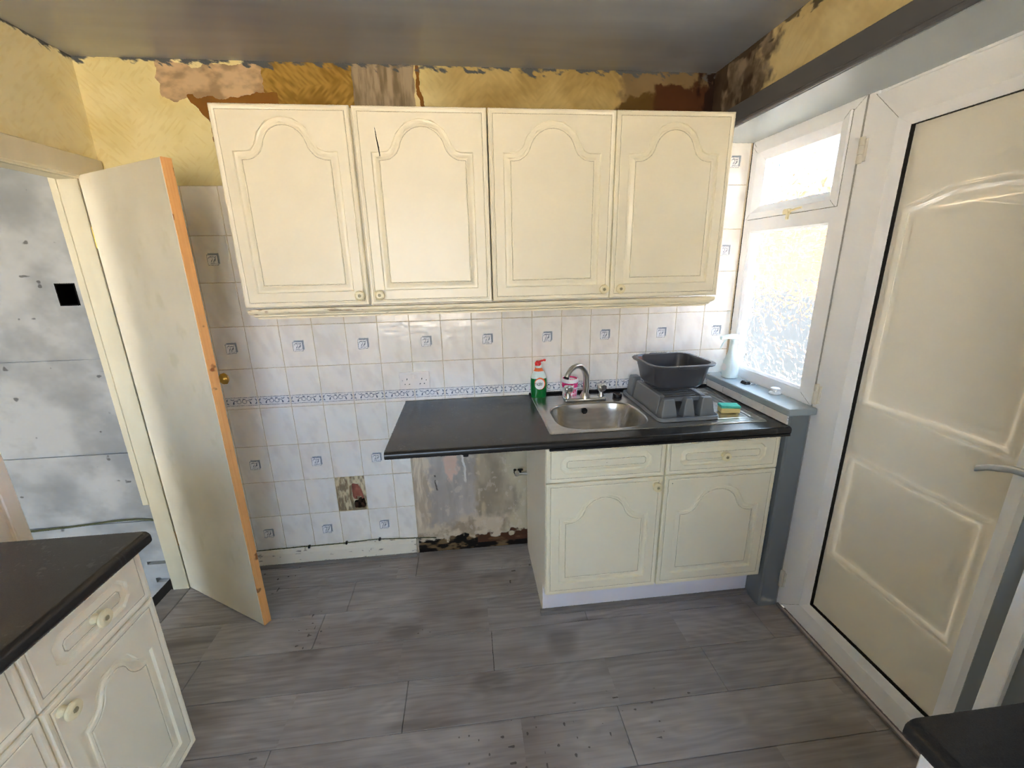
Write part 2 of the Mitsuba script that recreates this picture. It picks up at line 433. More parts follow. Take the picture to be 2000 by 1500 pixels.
def f_wall(p, n, uv):
    x, z = p.x, p.z
    w1, w2 = warp(p, 7, 0.12, 1), warp(p, 22, 0.05, 9)
    xx, zz = x + w1 * 0.6 + w2, z + w1 * 0.6 - w2
    st = strokes(p)
    g = fbm(x * 9, p.y * 9, z * 9, 4)
    yel = mix(C3(230, 217, 164), C3(214, 197, 134), smoothstep(0.35, 0.75, g) * 0.6 + 0.36 * smoothstep(0.5, 0.9, st))
    tan = mix(C3(186, 164, 108), C3(154, 130, 76), smoothstep(0.3, 0.7, g) * 0.7 + st * 0.3)
    putty = mix(C3(200, 172, 134), C3(160, 134, 100), smoothstep(0.35, 0.7, fbm(x * 16, z * 26, 3, 4)))
    ochre = mix(C3(166, 134, 66), C3(132, 100, 42), smoothstep(0.25, 0.85, st * 0.6 + g * 0.45))
    grey = mix(C3(164, 148, 122), C3(120, 104, 78), smoothstep(0.3, 0.75, fbm(x * 50, z * 9, 3, 4)))
    brown = mix(C3(150, 104, 50), C3(112, 72, 30), g)
    c = yel
    c = dr.select(xx > 0.66, mix(yel, tan, smoothstep(0.75, 1.1, x)), c)
    c = dr.select((xx > 0.22) & (xx < 0.625) & (zz > 2.0), ochre, c)
    c = dr.select((xx > -0.15) & (xx < 0.235) & (zz > 2.215) & (zz < 2.345), putty, c)
    edge = -0.03 + (2.2 - zz) * 0.35
    c = dr.select((zz < 2.232) & (zz > 1.985) & (x + w1 * 0.5 + w2 > edge) & (x < 0.3), brown, c)
    c = dr.select((x + w2 * 0.3 > 0.605) & (x + w1 * 0.5 < 0.87) & (z > 1.95), grey, c)
    c = dr.select((dr.abs(x + w2 * 0.7 - 0.875 - (2.28 - z) * 0.12) < 0.008) & (z > 2.0), C3(126, 82, 36), c)
    ro = (fbm(x * 40, z * 40, 6, 3) - 0.5) * 0.05
    c = mix(c, mix(C3(136, 116, 82), C3(112, 92, 62), g), smoothstep(1.745, 1.79, xx + ro))
    d1 = smoothstep(1.715, 1.745, xx + ro) * smoothstep(2.285, 2.262, zz + ro + 6 * dr.square(dr.maximum(0, 1.82 - x)))
    c = mix(c, mix(C3(98, 74, 38), C3(82, 60, 28), g), d1)
    d2 = smoothstep(1.905, 1.922, x + w2 * 0.5) * smoothstep(2.308, 2.288, zz + ro)
    c = mix(c, mix(C3(84, 52, 30), C3(62, 36, 20), g), d2)
    blk = smoothstep(0.5, 0.66, fbm(x * 18, z * 10, 4, 4) + 0.55 * smoothstep(2.08, 2.17, x) - 0.12)
    c = mix(c, C3(38, 26, 20), blk * smoothstep(2.06, 2.12, x))
    pb = smoothstep(0.47, 0.66, fbm(x * 34 + z * 30, z * 50, 8, 4) - (2.357 - z) * 11 + 0.10)
    c = mix(c, C3(84, 88, 90), pb * dr.select(z > 2.28, 1.0, 0.0))
    # bare plaster where the tiles stop under the worktop
    a = fbm(x * 6 + 1, z * 6, 2, 5)
    vs = fbm(x * 46 + w1 * 20, z * 5, 3, 4)
    rough = (fbm(x * 60, z * 36, 1, 3) - 0.5)
    pl = mix(C3(190, 183, 175), C3(168, 160, 152), smoothstep(0.3, 0.7, a) * 0.7 + smoothstep(0.4, 0.7, vs) * 0.3)
    left = smoothstep(0.815, 0.755, x + w2 * 0.8 + rough * 0.06)
    pl = mix(pl, mix(C3(222, 208, 186), C3(188, 172, 150), smoothstep(0.45, 0.7, vs)), left)
    tanp = mix(C3(184, 172, 150), C3(158, 146, 126), smoothstep(0.3, 0.7, fbm(x * 14, z * 8, 2, 4)))
    pl = mix(pl, tanp, smoothstep(1.015, 1.055, x + w1 * 0.3 + rough * 0.05))
    pl = mix(pl, C3(202, 188, 158), 0.7 * (smoothstep(0.030, 0.008, dr.abs(x + w2 * 0.6 - 1.063)) * smoothstep(0.35, 0.55, noise(x * 40, z * 9, 3))))
    pk = dr.sqrt(dr.square((x + w2 * 0.5 - 0.905) / 0.042) + dr.square((z + w2 - 0.53) / 0.11))
    pl = mix(pl, C3(222, 192, 174), smoothstep(1.1, 0.7, pk + rough * 0.8) * 0.9)
    pl = mix(pl, C3(226, 222, 216), smoothstep(0.0075, 0.004, dr.abs(x + w2 * 0.35 - 0.972 - (0.56 - z) * 0.06)) * smoothstep(0.41, 0.43, z))
    pl = mix(pl, C3(104, 98, 92), smoothstep(0.006, 0.003, dr.abs(x + w2 * 0.35 - 0.805 - (0.56 - z) * 0.10)) * dr.select((z < 0.54) & (z > 0.38), 1.0, 0.0) * smoothstep(0.4, 0.6, noise(z * 60, 2, 2)))
    low = smoothstep(0.21, 0.14, z + (a - 0.5) * 0.12 + rough * 0.06)
    pl = mix(pl, mix(C3(204, 190, 168), C3(164, 148, 126), smoothstep(0.4, 0.7, fbm(x * 20, z * 20, 5, 4))), low)
    pl = mix(pl, C3(198, 188, 162), smoothstep(1.20, 1.26, x + 0.04 * dr.sin(z * 16) + rough * 0.05) * smoothstep(0.05, 0.09, z))
    fl = smoothstep(0.66, 0.74, fbm(x * 40, z * 30, 6, 4))
    pl = mix(pl, C3(214, 204, 190), fl * 0.4)
    rot = smoothstep(0.46, 0.58, fbm(x * 22, z * 30, 4, 4) + (0.085 - z) * 9.0)
    rotc = mix(C3(24, 21, 20), C3(112, 92, 66), smoothstep(0.5, 0.7, fbm(x * 18, z * 40, 2, 4)))
    rotc = dr.select((x > 1.03) & (z > 0.03), mix(rotc, C3(96, 62, 44), 0.6), rotc)
    pl = mix(pl, rotc, rot * dr.select(x > 0.70, 1.0, 0.0))
    hole = mix(C3(214, 200, 166), C3(140, 122, 94), smoothstep(0.35, 0.7, fbm(x * 90, z * 30, 4, 4)))
    pl = dr.select((x < 0.5), hole, pl)
    return dr.select(z < 1.2, pl, c)


mat('mat_wall', f_wall, 0.75, 0.15, bump=lambda p, n, uv: strokes(p) * 0.7 + fbm(p.x * 40, p.y * 40, p.z * 40, 2) * 0.5, bscale=0.003, beps=2e-3)


def f_side(p, n, uv):
    g = fbm(p.x * 9, p.y * 9, p.z * 9, 4)
    st = strokes(p)
    yel = mix(C3(238, 227, 184), C3(224, 208, 152), smoothstep(0.35, 0.75, g) * 0.6 + 0.34 * smoothstep(0.5, 0.9, st))
    pb = smoothstep(0.47, 0.66, fbm(p.y * 34 + p.z * 30, p.z * 50, 8, 4) - (2.357 - p.z) * 14 + 0.08)
    return mix(yel, C3(84, 88, 88), pb * dr.select(p.z > 2.28, 1.0, 0.0))


mat('mat_sidewall', f_side, 0.75, 0.15, bump=lambda p, n, uv: strokes(p) * 0.7 + fbm(p.x * 40, p.y * 40, p.z * 40, 2) * 0.5, bscale=0.0028, beps=2e-3)


def f_right(p, n, uv):
    g = fbm(p.x * 9, p.y * 9, p.z * 9, 4)
    w = warp(p, 8, 0.25, 4)
    yel = mix(C3(206, 188, 140), C3(184, 162, 112), smoothstep(0.35, 0.75, g) * 0.8 + 0.25 * strokes(p))
    gr = mix(C3(142, 128, 108), C3(92, 78, 64), smoothstep(0.3, 0.7, fbm(p.y * 16, p.z * 16, 2, 4)))
    c = mix(yel, gr, smoothstep(-0.40, -0.30, p.y + w * 1.2 + (fbm(p.y * 40, p.z * 40, 8, 3) - 0.5) * 0.15))
    blk = smoothstep(0.56, 0.74, fbm(p.y * 16, p.z * 9, 4, 4) + 0.30 * smoothstep(-0.16, -0.02, p.y))
    c = mix(c, C3(52, 40, 32), blk * smoothstep(-0.34, -0.26, p.y) * 0.85)
    pb = smoothstep(0.50, 0.64, fbm(p.y * 17, p.z * 40, 8, 4) - (2.357 - p.z) * 11 + 0.12)
    return mix(c, C3(70, 62, 54), pb * dr.select(p.z > 2.28, 0.9, 0.0))


mat('mat_rightwall', f_right, 0.75, 0.15, bump=lambda p, n, uv: strokes(p) * 0.6 + fbm(p.x * 40, p.y * 40, p.z * 40, 2) * 0.6, bscale=0.0028, beps=2e-3)


def f_ceil(p, n, uv):
    g = fbm(p.x * 3, p.y * 26, 2, 3)
    return mix(C3(138, 143, 151), C3(150, 155, 162), g)


mat('mat_ceiling', f_ceil, 0.24, 1.0, bump=lambda p, n, uv: fbm(p.x * 2.5, p.y * 22, 5, 3), bscale=0.004, beps=3e-3)


def f_hall(p, n, uv):
    g = fbm(p.x * 5, p.z * 6, 2, 5)
    c = mix(C3(166, 169, 170), C3(132, 136, 138), smoothstep(0.3, 0.75, g))
    soot = smoothstep(0.56, 0.76, fbm(p.x * 9, p.z * 13, 7, 5))
    c = mix(c, C3(126, 129, 128), soot * 0.3)
    sp = smoothstep(0.80, 0.86, fbm(p.x * 16, p.z * 22, 4, 3))
    return mix(c, C3(50, 50, 50), sp * 0.7)


mat('mat_hall', f_hall, 0.7, 0.25, bump=lambda p, n, uv: fbm(p.x * 16, p.z * 20, 5, 4) + 0.5 * fbm(p.x * 5, p.z * 6, 1, 2), bscale=0.012, beps=3e-3)
mat('mat_dark', L(34, 33, 32), 0.8, 0.2)
mat('mat_lining', lambda p, n, uv: mix(C3(196, 190, 166), C3(182, 175, 150), fbm(p.x * 20, p.y * 20, p.z * 4, 3)), 0.5, 0.3)
mat('mat_frame', lambda p, n, uv: mix(C3(230, 222, 196), C3(216, 206, 178), fbm(p.x * 20, p.y * 20, p.z * 4, 3)), 0.5, 0.3)
mat('mat_architrave', lambda p, n, uv: mix(C3(246, 236, 220), C3(238, 224, 204), fbm(p.x * 20, p.y * 20, p.z * 3, 3)), 0.5, 0.3)


def f_leaf(p, n, uv):
    g = fbm(p.x * 5, p.y * 5, p.z * 3, 4)
    c = mix(C3(222, 216, 196), C3(212, 205, 184), smoothstep(0.3, 0.7, g))
    d = smoothstep(0.60, 0.80, fbm(p.x * 16, p.y * 16, p.z * 9, 4))
    return mix(c, C3(196, 190, 158), d * 0.4)


mat('mat_leaf', f_leaf, 0.5, 0.3)


def f_skirt(p, n, uv):
    s = smoothstep(0.70, 0.76, fbm(p.x * 30, p.z * 70, 4, 4))
    return mix(C3(232, 226, 210), C3(120, 112, 98), s * 0.7)


mat('mat_skirting', f_skirt, 0.4, 0.4)
mat('mat_cavity_shade', lambda p, n, uv: mix(C3(70, 50, 38), C3(22, 17, 14), smoothstep(0.35, 0.65, fbm(p.x * 60, p.z * 60, p.y * 40, 4))), 0.9, 0.1)  # near-black brown that paints the shade of the cavity
mat('mat_brick', lambda p, n, uv: mix(C3(188, 122, 102), C3(120, 64, 50), fbm(p.x * 50, p.z * 60, p.y * 40, 4)), 0.85, 0.1)


def f_outbrick(p, n, uv):
    row = dr.floor(p.z / 0.075)
    y = (p.y + p.x) / 0.225 + 0.5 * (row - 2 * dr.floor(row / 2))
    fy, fz = y - dr.floor(y), p.z / 0.075 - row
    mortar = (fy < 0.045) | (fz < 0.14)
    c = mix(C3(190, 122, 80), C3(164, 100, 64), cell_rand(dr.floor(y), row))
    return dr.select(mortar, C3(196, 184, 166), c)


mat('mat_outbrick', f_outbrick, 0.9, 0.1)
mat('mat_wall_shade', lambda p, n, uv: mix(C3(96, 103, 110), C3(82, 89, 96), fbm(p.x * 3, p.y * 3, p.z * 3, 3)), 0.9, 0.1)  # blue grey stands in for the shaded lower part of the wall
mat('mat_paving', lambda p, n, uv: mix(C3(204, 198, 188), C3(184, 178, 168), fbm(p.x * 2, p.y * 2, 3, 4)), 0.9, 0.1)
scene['mat_glass'] = {'type': 'dielectric', 'int_ior': 1.5, 'ext_ior': 1.0, 'specular_transmittance': {'type': 'rgb', 'value': [0.80, 0.84, 0.86]}}
scene['mat_pane'] = {'type': 'thindielectric', 'int_ior': 1.5, 'ext_ior': 1.0}
mat('mat_sponge_g', lambda p, n, uv: mix(C3(110, 205, 182), C3(70, 165, 146), fbm(p.x * 400, p.y * 400, p.z * 400, 2)), 0.95, 0.1)
mat('mat_sponge_y', lambda p, n, uv: mix(C3(236, 216, 152), C3(206, 182, 118), fbm(p.x * 300, p.y * 300, p.z * 300, 2)), 0.95, 0.1)

# ------------------------------------------------------------------ room shell
XL, XR, XF, ZC, YB = -0.44, 2.19, 2.407, 2.36, -3.6
S = lambda k, label, c: lab(k, label, c, kind='structure')

k = put('floor', box(-0.6, 2.47, YB - 0.1, 0.1, -0.12, -0.012), 'mat_dark'); S(k, 'grey wood-effect laminate floor of long planks', 'floor')
ends = {0: 0.70, 1: 0.40, 2: 0.307, 3: 1.07, 4: 0.735, 5: 0.305}
for r in range(19):
    y1 = 0.003 - 0.193 * r
    y0 = y1 - 0.193
    e = ends.get(r, rnd.random() * 1.2)
    xs = [XL - 0.06] + [e + 1.2 * q for q in range(-3, 4) if XL < e + 1.2 * q < 2.40] + [2.405]
    for a, b in zip(xs[:-1], xs[1:]):
        put('floor__plank', box(a + 0.0008, b - 0.0008, y0 + 0.0007, min(y1, 0.006) - 0.0007, -0.012, 0.0, 0.0012), 'mat_floor')

k = put('ceiling', box(XL - 0.3, 2.478, YB - 0.2, 0.3, ZC, ZC + 0.2), 'mat_ceiling'); S(k, 'dark grey painted ceiling with a low sheen', 'ceiling')

wb = box(XL - 0.15, 2.475, 0.006, 0.25, -0.1, ZC + 0.1)
rec = trimesh.convex.convex_hull(np.array([(x, y, z) for y in (-0.02, 0.045) for x, z in ((0.372, 0.296), (0.44, 0.296), (0.444, 0.33), (0.428, 0.42), (0.412, 0.452), (0.385, 0.458), (0.366, 0.44), (0.362, 0.37))]))
wb = diff(wb, rec)
k = put('wall_back', wb, 'mat_wall'); S(k, 'back wall with stained yellow wallpaper above white patterned tiles and bare plaster below', 'wall')
put('wall_back__brick', diff(rbox(0.370, 0.440, 0.024, 0.06, 0.346, 0.447, 0.020), box(0.39, 0.42, 0, 0.1, 0.34, 0.372)), 'mat_brick', 40)
put('wall_back__brick', cat(rbox(0.372, 0.43, 0.034, 0.06, 0.28, 0.335, 0.012), rbox(0.395, 0.445, 0.036, 0.06, 0.30, 0.352, 0.014)), 'mat_cavity_shade', 40)  # dark lumps colour in the shaded cavity under the brick
labels['wall_back__brick'] = {'label': 'bare red brick showing in the hole of the missing tile'}
# grout beds and tiles
g = [box(XL, 0.70, 0.0016, 0.02, 0.1, 0.9), box(XL, 2.407, 0.0016, 0.02, 0.9, 1.5), box(XL, 0.30, 0.0016, 0.02, 1.5, 1.9), box(2.09, 2.407, 0.0016, 0.02, 1.5, 2.083)]
g[0] = diff(g[0], box(0.30, 0.45, -1, 1, 0.3, 0.5))
labels[put('wall_back__grout', cat(*g), 'mat_grout')] = {'label': 'cream grout between the tiles'}
for r in range(10):
    z0, z1 = 0.1 + 0.2 * r, 0.3 + 0.2 * r
    for kx in range(-3, 17):
        x0, x1 = 0.15 * kx, 0.15 * kx + 0.15
        if r < 4 and kx > 4: continue
        if r < 4: x1 = min(x1, 0.70)
        if r in (7, 8) and 1 < kx < 14: continue
        if r == 9 and kx < 14: continue
        if r == 9: z1 = 2.082
        if (kx, r) == (2, 1): continue
        x0, x1 = max(x0, XL + 0.003), min(x1, 2.405)
        if x1 - x0 < 0.01: continue
        g = 0.0014
        j = lambda: rnd.uniform(-0.0004, 0.0004)
        put('wall_back__tile', box(x0 + g, x1 - g, 0.0 + j(), 0.0075, z0 + g, z1 - g, 0.0013), 'mat_tile')

# left wall with its doorway
OY0, OY1, OZ = -0.72, -0.12, 1.915
k = put('wall_left', diff(box(XL - 0.070, XL, YB - 0.1, 0.2, -0.1, ZC + 0.1), box(XL - 0.5, XL + 0.5, OY0, OY1, -0.5, OZ)), 'mat_sidewall')
S(k, 'left wall in embossed yellow wallpaper, pierced by the doorway', 'wall')
# right wall: lintel part, pier by the near counter, dwarf wall under the window
k = put('wall_right', box(XR, 2.475, YB - 0.1, 0.2, 2.09, ZC + 0.1), 'mat_rightwall')
S(k, 'right wall over the window and door, tan wallpaper with a grey mouldy patch in the corner', 'wall')
k = put('wall_right_near', diff(box(2.20, 2.475, YB - 0.1, -1.40, -0.1, 2.09, 0.004), box(2, 3, -3.35, -2.1, 0.98, 2.06)), 'mat_greypaint'); S(k, 'grey painted wall end on the near side of the back door', 'wall')
k = put('wall_under_window', cat(box(2.312, 2.402, -0.60, 0.05, -0.05, 0.948, 0.006), box(2.402, 2.475, -0.585, 0.05, -0.05, 0.965)), 'mat_greypaint'); S(k, 'low grey painted wall under the window sill, ending beside the door', 'wall')
for i in range(4):
    y1 = -0.002 - 0.15 * i + 0.0
    put('wall_under_window__tile', box(2.303, 2.311, max(y1 - 0.15, -0.597) + 0.001, y1 - 0.001, 0.903, 0.9445, 0.0012), 'mat_tile')
k = put('trim_1', cat(box(2.168, XR + 0.002, YB, -0.002, 2.085, 2.166, 0.003), box(2.158, 2.172, YB, -0.002, 2.082, 2.098, 0.004)), 'mat_beam_shaded'); S(k, 'grey board boxing the beam over window and door, shade put into its colour', 'trim')
k = put('trim_2', box(2.17, 2.43, YB, -0.001, 2.0795, 2.092), 'mat_soffit_lit'); S(k, 'grey painted underside of the beam, window light put into its colour', 'trim')
k = put('trim_3', box(2.186, 2.202, -1.4715, -1.437, 0.0, 2.08, 0.002), 'mat_upvc'); S(k, 'narrow white upright strip on the wall above the near right counter', 'trim')
k = put('wall_rear', diff(box(XL - 0.13, 2.62, YB - 0.2, YB, -0.1, ZC + 0.1), box(-0.26, 1.26, YB - 1, YB + 1, 0.75, 2.2)), 'mat_sidewall'); S(k, 'rear wall behind the camera with a wide glazed opening', 'wall')
wf = diff(box(-0.26, 1.26, YB - 0.12, YB - 0.05, 0.75, 2.2), *[box(a, b, YB - 1, YB + 1, 0.82, 2.13) for a, b in ((-0.19, 0.46), (0.53, 1.19))])
k = put('window_2', wf, 'mat_upvc'); S(k, 'wide white window behind the camera', 'window')
put('window_2__pane', box(-0.22, 1.22, YB - 0.09, YB - 0.0895, 0.79, 2.16), 'mat_pane')

w3 = diff(box(2.38, 2.44, -3.35, -2.1, 0.98, 2.06), *[box(2, 3, a, b, 1.04, 2.0) for a, b in ((-3.29, -2.76), (-2.69, -2.16))])  # added window, out of view, brightens the left cabinets
k = put('window_3', w3, 'mat_upvc'); S(k, 'unseen white window added in the right wall to light the left cabinets', 'window')
put('window_3__pane', box(2.41, 2.4105, -3.32, -2.13, 1.0, 2.04), 'mat_pane')

# skirting, scotia strips
k = put('baseboard_back', prism(Polygon([(0.006, 0), (0.006, 0.100), (-0.004, 0.1), (-0.012, 0.092), (-0.016, 0.075), (-0.016, 0.0)]), 0.69 - XL), 'mat_skirting')
m = prism(Polygon([(0.006, 0), (-0.016, 0.0), (-0.016, 0.075), (-0.012, 0.092), (-0.004, 0.1), (0.006, 0.1)]), 0.69 - XL)
m.apply_transform(np.array([[0, 0, 1, XL], [1, 0, 0, 0], [0, 1, 0, 0], [0, 0, 0, 1.0]]))
scene[k] = mikit.ply(m, 'mat_skirting', False); S(k, 'white painted scuffed skirting board under the tiles', 'baseboard')


def scotia(p0, p1, inward, key, label, r=0.016):
    p0, p1, d = np.array(p0, float), np.array(p1, float), np.array(inward, float)
    a = np.linspace(0, np.pi / 2, 7)
    prof = [(0, 0)] + [(r * math.cos(t), r * math.sin(t)) for t in a]
    R0 = [p0 + d * u + np.array([0, 0, v]) for u, v in prof]
    R1 = [p1 + d * u + np.array([0, 0, v]) for u, v in prof]
    m = loft([R0, R1]); m.fix_normals()
    k = put(key, m, 'mat_scotia', 40); S(k, label, 'trim')


scotia((XL + 0.01, -0.016, 0), (0.69, -0.016, 0), (0, -1, 0), 'trim_4', 'grey floor beading along the foot of the white skirting')
scotia((1.302, -0.505, 0), (2.311, -0.505, 0), (0, -1, 0), 'trim_5', 'grey floor beading along the plinth of the sink cabinet', 0.02)

# ------------------------------------------------------------------ window and back door
fr = diff(box(XF, 2.468, -0.588, -0.004, 0.972, 2.082), box(XF - 1, 3, -0.520, -0.045, 1.017, 1.690), box(XF - 1, 3, -0.520, -0.045, 1.755, 2.035))
k = put('window_1', fr, 'mat_upvc'); S(k, 'white plastic window with obscured glass over the sink drainer', 'window')


def bead_ring(y0, y1, z0, z1, xo, xi, w, d=0.012):
    """A picture-frame bead: flat face at xo sloping back to xi over the width w."""
    O, I = sbox(y0, z0, y1, z1), sbox(y0 + w, z0 + w, y1 - w, z1 - w)
    b1 = band(O, 0.0, ins(O, w * 0.45), 0.0)
    b2 = band(ins(O, w * 0.45), 0.0, I, xi - xo)
    c = np.array(I.exterior.coords)[:-1]
    m = cat(b1, b2)
    n = len(c)
    V = np.vstack([np.column_stack([c, np.full(n, xi - xo)]), np.column_stack([c, np.full(n, xi - xo + d)])])
    F = [q for i in range(n) for q in ((i, (i + 1) % n, n + (i + 1) % n), (i, n + (i + 1) % n, n + i))]
    c2 = np.array(O.exterior.coords)[:-1]
    V2 = np.vstack([np.column_stack([c2, np.zeros(n)]), np.column_stack([c2, np.full(n, 0.03)])])
    m = cat(m, trimesh.Trimesh(V, F, process=False), trimesh.Trimesh(V2, F, process=False))
    return place_front(m, 'x-', xo)


put('window_1__bead', bead_ring(-0.520, -0.045, 1.017, 1.690, 2.409, 2.420, 0.016), 'mat_upvc')
sash = put('window_1__sash', bead_ring(-0.540, -0.030, 1.738, 2.050, 2.396, 2.420, 0.058), 'mat_upvc')


def wavy(y0, y1, z0, z1, x, th, seed):
    ny, nz = int((y1 - y0) / 0.0024), int((z1 - z0) / 0.0024)
    Y, Z = np.meshgrid(np.linspace(y0, y1, ny), np.linspace(z0, z1, nz), indexing='ij')
    P = np.stack([Y, Z, np.full_like(Y, seed)], -1)
    wa = meshkit.fbm(P * np.array([22, 14, 1]), 3, seed)
    wb_ = meshkit.fbm(P * np.array([22, 14, 1]) + 31, 3, seed + 5)
    q = P + np.stack([wa - 0.5, wb_ - 0.5, 0 * wa], -1) * 0.06
    nn = meshkit.noise(q * np.array([70, 40, 1]), seed + 2)
    n2 = meshkit.noise(q * np.array([110, 70, 1]) + 9, seed + 3)
    h = (1 - np.abs(2 * nn - 1)) ** 3 * 0.0026 + (1 - np.abs(2 * n2 - 1)) ** 3 * 0.0010
    ed = np.minimum.reduce([Y - y0, y1 - Y, Z - z0, z1 - Z])
    h = h * np.clip(ed / 0.004, 0, 1)
    A = np.stack([x - h, Y, Z], -1).reshape(-1, 3)
    B = np.stack([np.full_like(Y, x + th), Y, Z], -1).reshape(-1, 3)
    idx = np.arange(ny * nz).reshape(ny, nz)
    a, b, c, d = idx[:-1, :-1].ravel(), idx[1:, :-1].ravel(), idx[1:, 1:].ravel(), idx[:-1, 1:].ravel()
    FA = np.vstack([np.stack([a, c, b], 1), np.stack([a, d, c], 1)])
    N = ny * nz
    FB = FA[:, ::-1] + N
    rim = np.r_[idx[:-1, 0], idx[-1, :-1], idx[:0:-1, -1], idx[0, :0:-1]]
    nx = np.roll(rim, -1)
    FR = np.vstack([np.stack([rim, nx, nx + N], 1), np.stack([rim, nx + N, rim + N], 1)])
    m = trimesh.Trimesh(np.vstack([A, B]), np.vstack([FA, FB, FR]), process=False)
    if m.volume < 0: m.invert()
    return m


put('window_1__pane', wavy(-0.512, -0.052, 1.024, 1.684, 2.430, 0.004, 3), 'mat_glass', 40)
put('window_1__sash__pane', wavy(-0.490, -0.080, 1.788, 2.000, 2.430, 0.004, 8), 'mat_glass', 40)
labels['window_1__pane'] = {'label': 'rippled obscure glass'}
h = put('window_1__sash__stay', cat(box(2.384, 2.398, -0.325, -0.290, 1.735, 1.756, 0.002), box(2.378, 2.388, -0.330, -0.318, 1.712, 1.752, 0.002), tube([(2.384, -0.322, 1.742), (2.381, -0.36, 1.748), (2.383, -0.395, 1.752)], 0.004, 8)), 'mat_knob')
labels[h] = {'label': 'broken cream window catch'}
sl = put('window_1__sill', rbox(2.285, 2.41, -0.622, -0.003, 0.946, 0.976, 0.007), 'mat_sill_lit', 40)
labels[sl] = {'label': 'grey painted window sill with daylight put into its colour'}

gap_line = lambda y0, y1, z0, z1, w, x: diff(box(x, x + 0.003, y0, y1, z0, z1), box(x - 1, x + 1, y0 + w, y1 - w, z0 + w, z1 - w))
mat('mat_seam', L(150, 148, 142), 0.6, 0.3)
put('window_1__sash__gap_line', gap_line(-0.5425, -0.0275, 1.7355, 2.0525, 0.003, XF - 0.0008), 'mat_seam')  # grey ring paints the shadow gap round the sash


def seam(key, p, q, x):
    """A welded corner joint: a hairline from (y, z) p to q."""
    p, q = np.array(p), np.array(q)
    n = np.array([-(q - p)[1], (q - p)[0]]) / np.linalg.norm(q - p) * 0.0007
    P = [(xx, *(e + s_ * n)) for xx in (x - 0.0004, x + 0.002) for e in (p, q) for s_ in (-1, 1)]
    put(key, trimesh.convex.convex_hull(np.array(P)), 'mat_seam')


for p, q in (((-0.588, 2.082), (-0.541, 2.046)), ((-0.588, 0.972), (-0.522, 1.015)), ((-0.048, 2.035), (-0.006, 2.08))):
    seam('window_1__seam', p, q, XF)
for p, q in (((-0.54, 2.05), (-0.49, 2.0)), ((-0.54, 1.738), (-0.49, 1.788)), ((-0.03, 2.05), (-0.08, 2.0)), ((-0.03, 1.738), (-0.08, 1.788))):
    seam('window_1__sash__seam', p, (np.array(p) + (np.array(q) - np.array(p)) * 0.45), 2.396)
put('window_1__gap_line', box(XF - 0.0006, XF + 0.004, -0.5905, -0.5875, 0.0, 2.082), 'mat_seam')

# back door
DZ0, DZ1 = 0.02, 2.07
k = put('door_1', cat(box(XF + 0.004, 2.47, -0.625, -0.588, 0.0, 2.082, 0.002), box(XF + 0.01, 2.47, -1.42, -0.60, 2.055, 2.082, 0.002), box(XF + 0.012, 2.47, -1.45, -1.365, 0, 2.082)), 'mat_upvc')
S(k, 'white plastic back door with a cream raised panel on the right', 'door')
leaf = sbox(-1.362, DZ0, -0.62, DZ1)
st = [(leaf, 0.004), (ins(leaf, 0.004), 0.0), (sbox(-1.267, 0.105, -0.715, 1.975), 0.0), (sbox(-1.232, 0.138, -0.75, 1.945), 0.013)]
bd = cat(*[band(st[i][0], st[i][1], st[i + 1][0], st[i + 1][1]) for i in range(3)])
c = np.array(leaf.exterior.coords)[:-1]
V = np.vstack([np.column_stack([c, np.full(4, 0.004)]), np.column_stack([c, np.full(4, 0.06)])])
F4 = [q for i in range(4) for q in ((i, (i + 1) % 4, 4 + (i + 1) % 4), (i, 4 + (i + 1) % 4, 4 + i))]
lf = put('door_1__leaf', place_front(cat(bd, trimesh.Trimesh(V, F4, process=False)), 'x-', XF), 'mat_upvc')
for p, q in (((-0.62, DZ1), (-0.715, 1.975)), ((-0.62, DZ0), (-0.715, 0.105))):
    seam('door_1__leaf__seam', p, q, XF)
c = np.array(st[3][0].exterior.coords)[:-1]
V = np.vstack([np.column_stack([c, np.full(4, 0.013)]), np.column_stack([c, np.full(4, 0.032)])])
labels[put('door_1__leaf__gasket', place_front(trimesh.Trimesh(V, F4, process=False), 'x-', XF), 'mat_gasket')] = {'label': 'black rubber gasket'}
pn = sbox(-1.232, 0.138, -0.75, 1.945)


def moulded(rects, P0):
    """Panel skin with raised frames: the flat has the frames as holes."""
    out = []
    flat = Polygon(P0.exterior.coords, [r[0].exterior.coords for r in rects])
    v, f = trimesh.creation.triangulate_polygon(flat, engine='earcut')
    V = np.column_stack([v, np.zeros(len(v))])
    n = np.cross(V[f[:, 1]] - V[f[:, 0]], V[f[:, 2]] - V[f[:, 0]])
    out.append(trimesh.Trimesh(V, np.where((n[:, 2] > 0)[:, None], f[:, ::-1], f), process=False))
    for O, I in rects:
        s = [(O, 0.0), (ins(O, 0.006), -0.0025), (ins(O, 0.012), -0.0045), (ins(O, 0.018), -0.0045), (ins(O, 0.025), -0.002), (ins(O, 0.030), 0.001), (ins(O, 0.034), 0.0016), (I, -0.0045)]
        out += [band(s[i][0], s[i][1], s[i + 1][0], s[i + 1][1]) for i in range(len(s) - 1)] + [band(I, -0.0045, None, 0)]
    return cat(*out)


def archtop(y0, y1, z0, z1, rise, n=24):
    t = np.linspace(0, 1, n + 1)
    w = y1 - y0
    R = (w * w / 4 + rise * rise) / (2 * rise)
    ys = y1 - w * t
    zs = z1 - R + rise + np.sqrt(np.maximum(R * R - (ys - (y0 + y1) / 2) ** 2, 0))
    return Polygon([(y0, z0), (y1, z0)] + list(zip(ys, zs)))


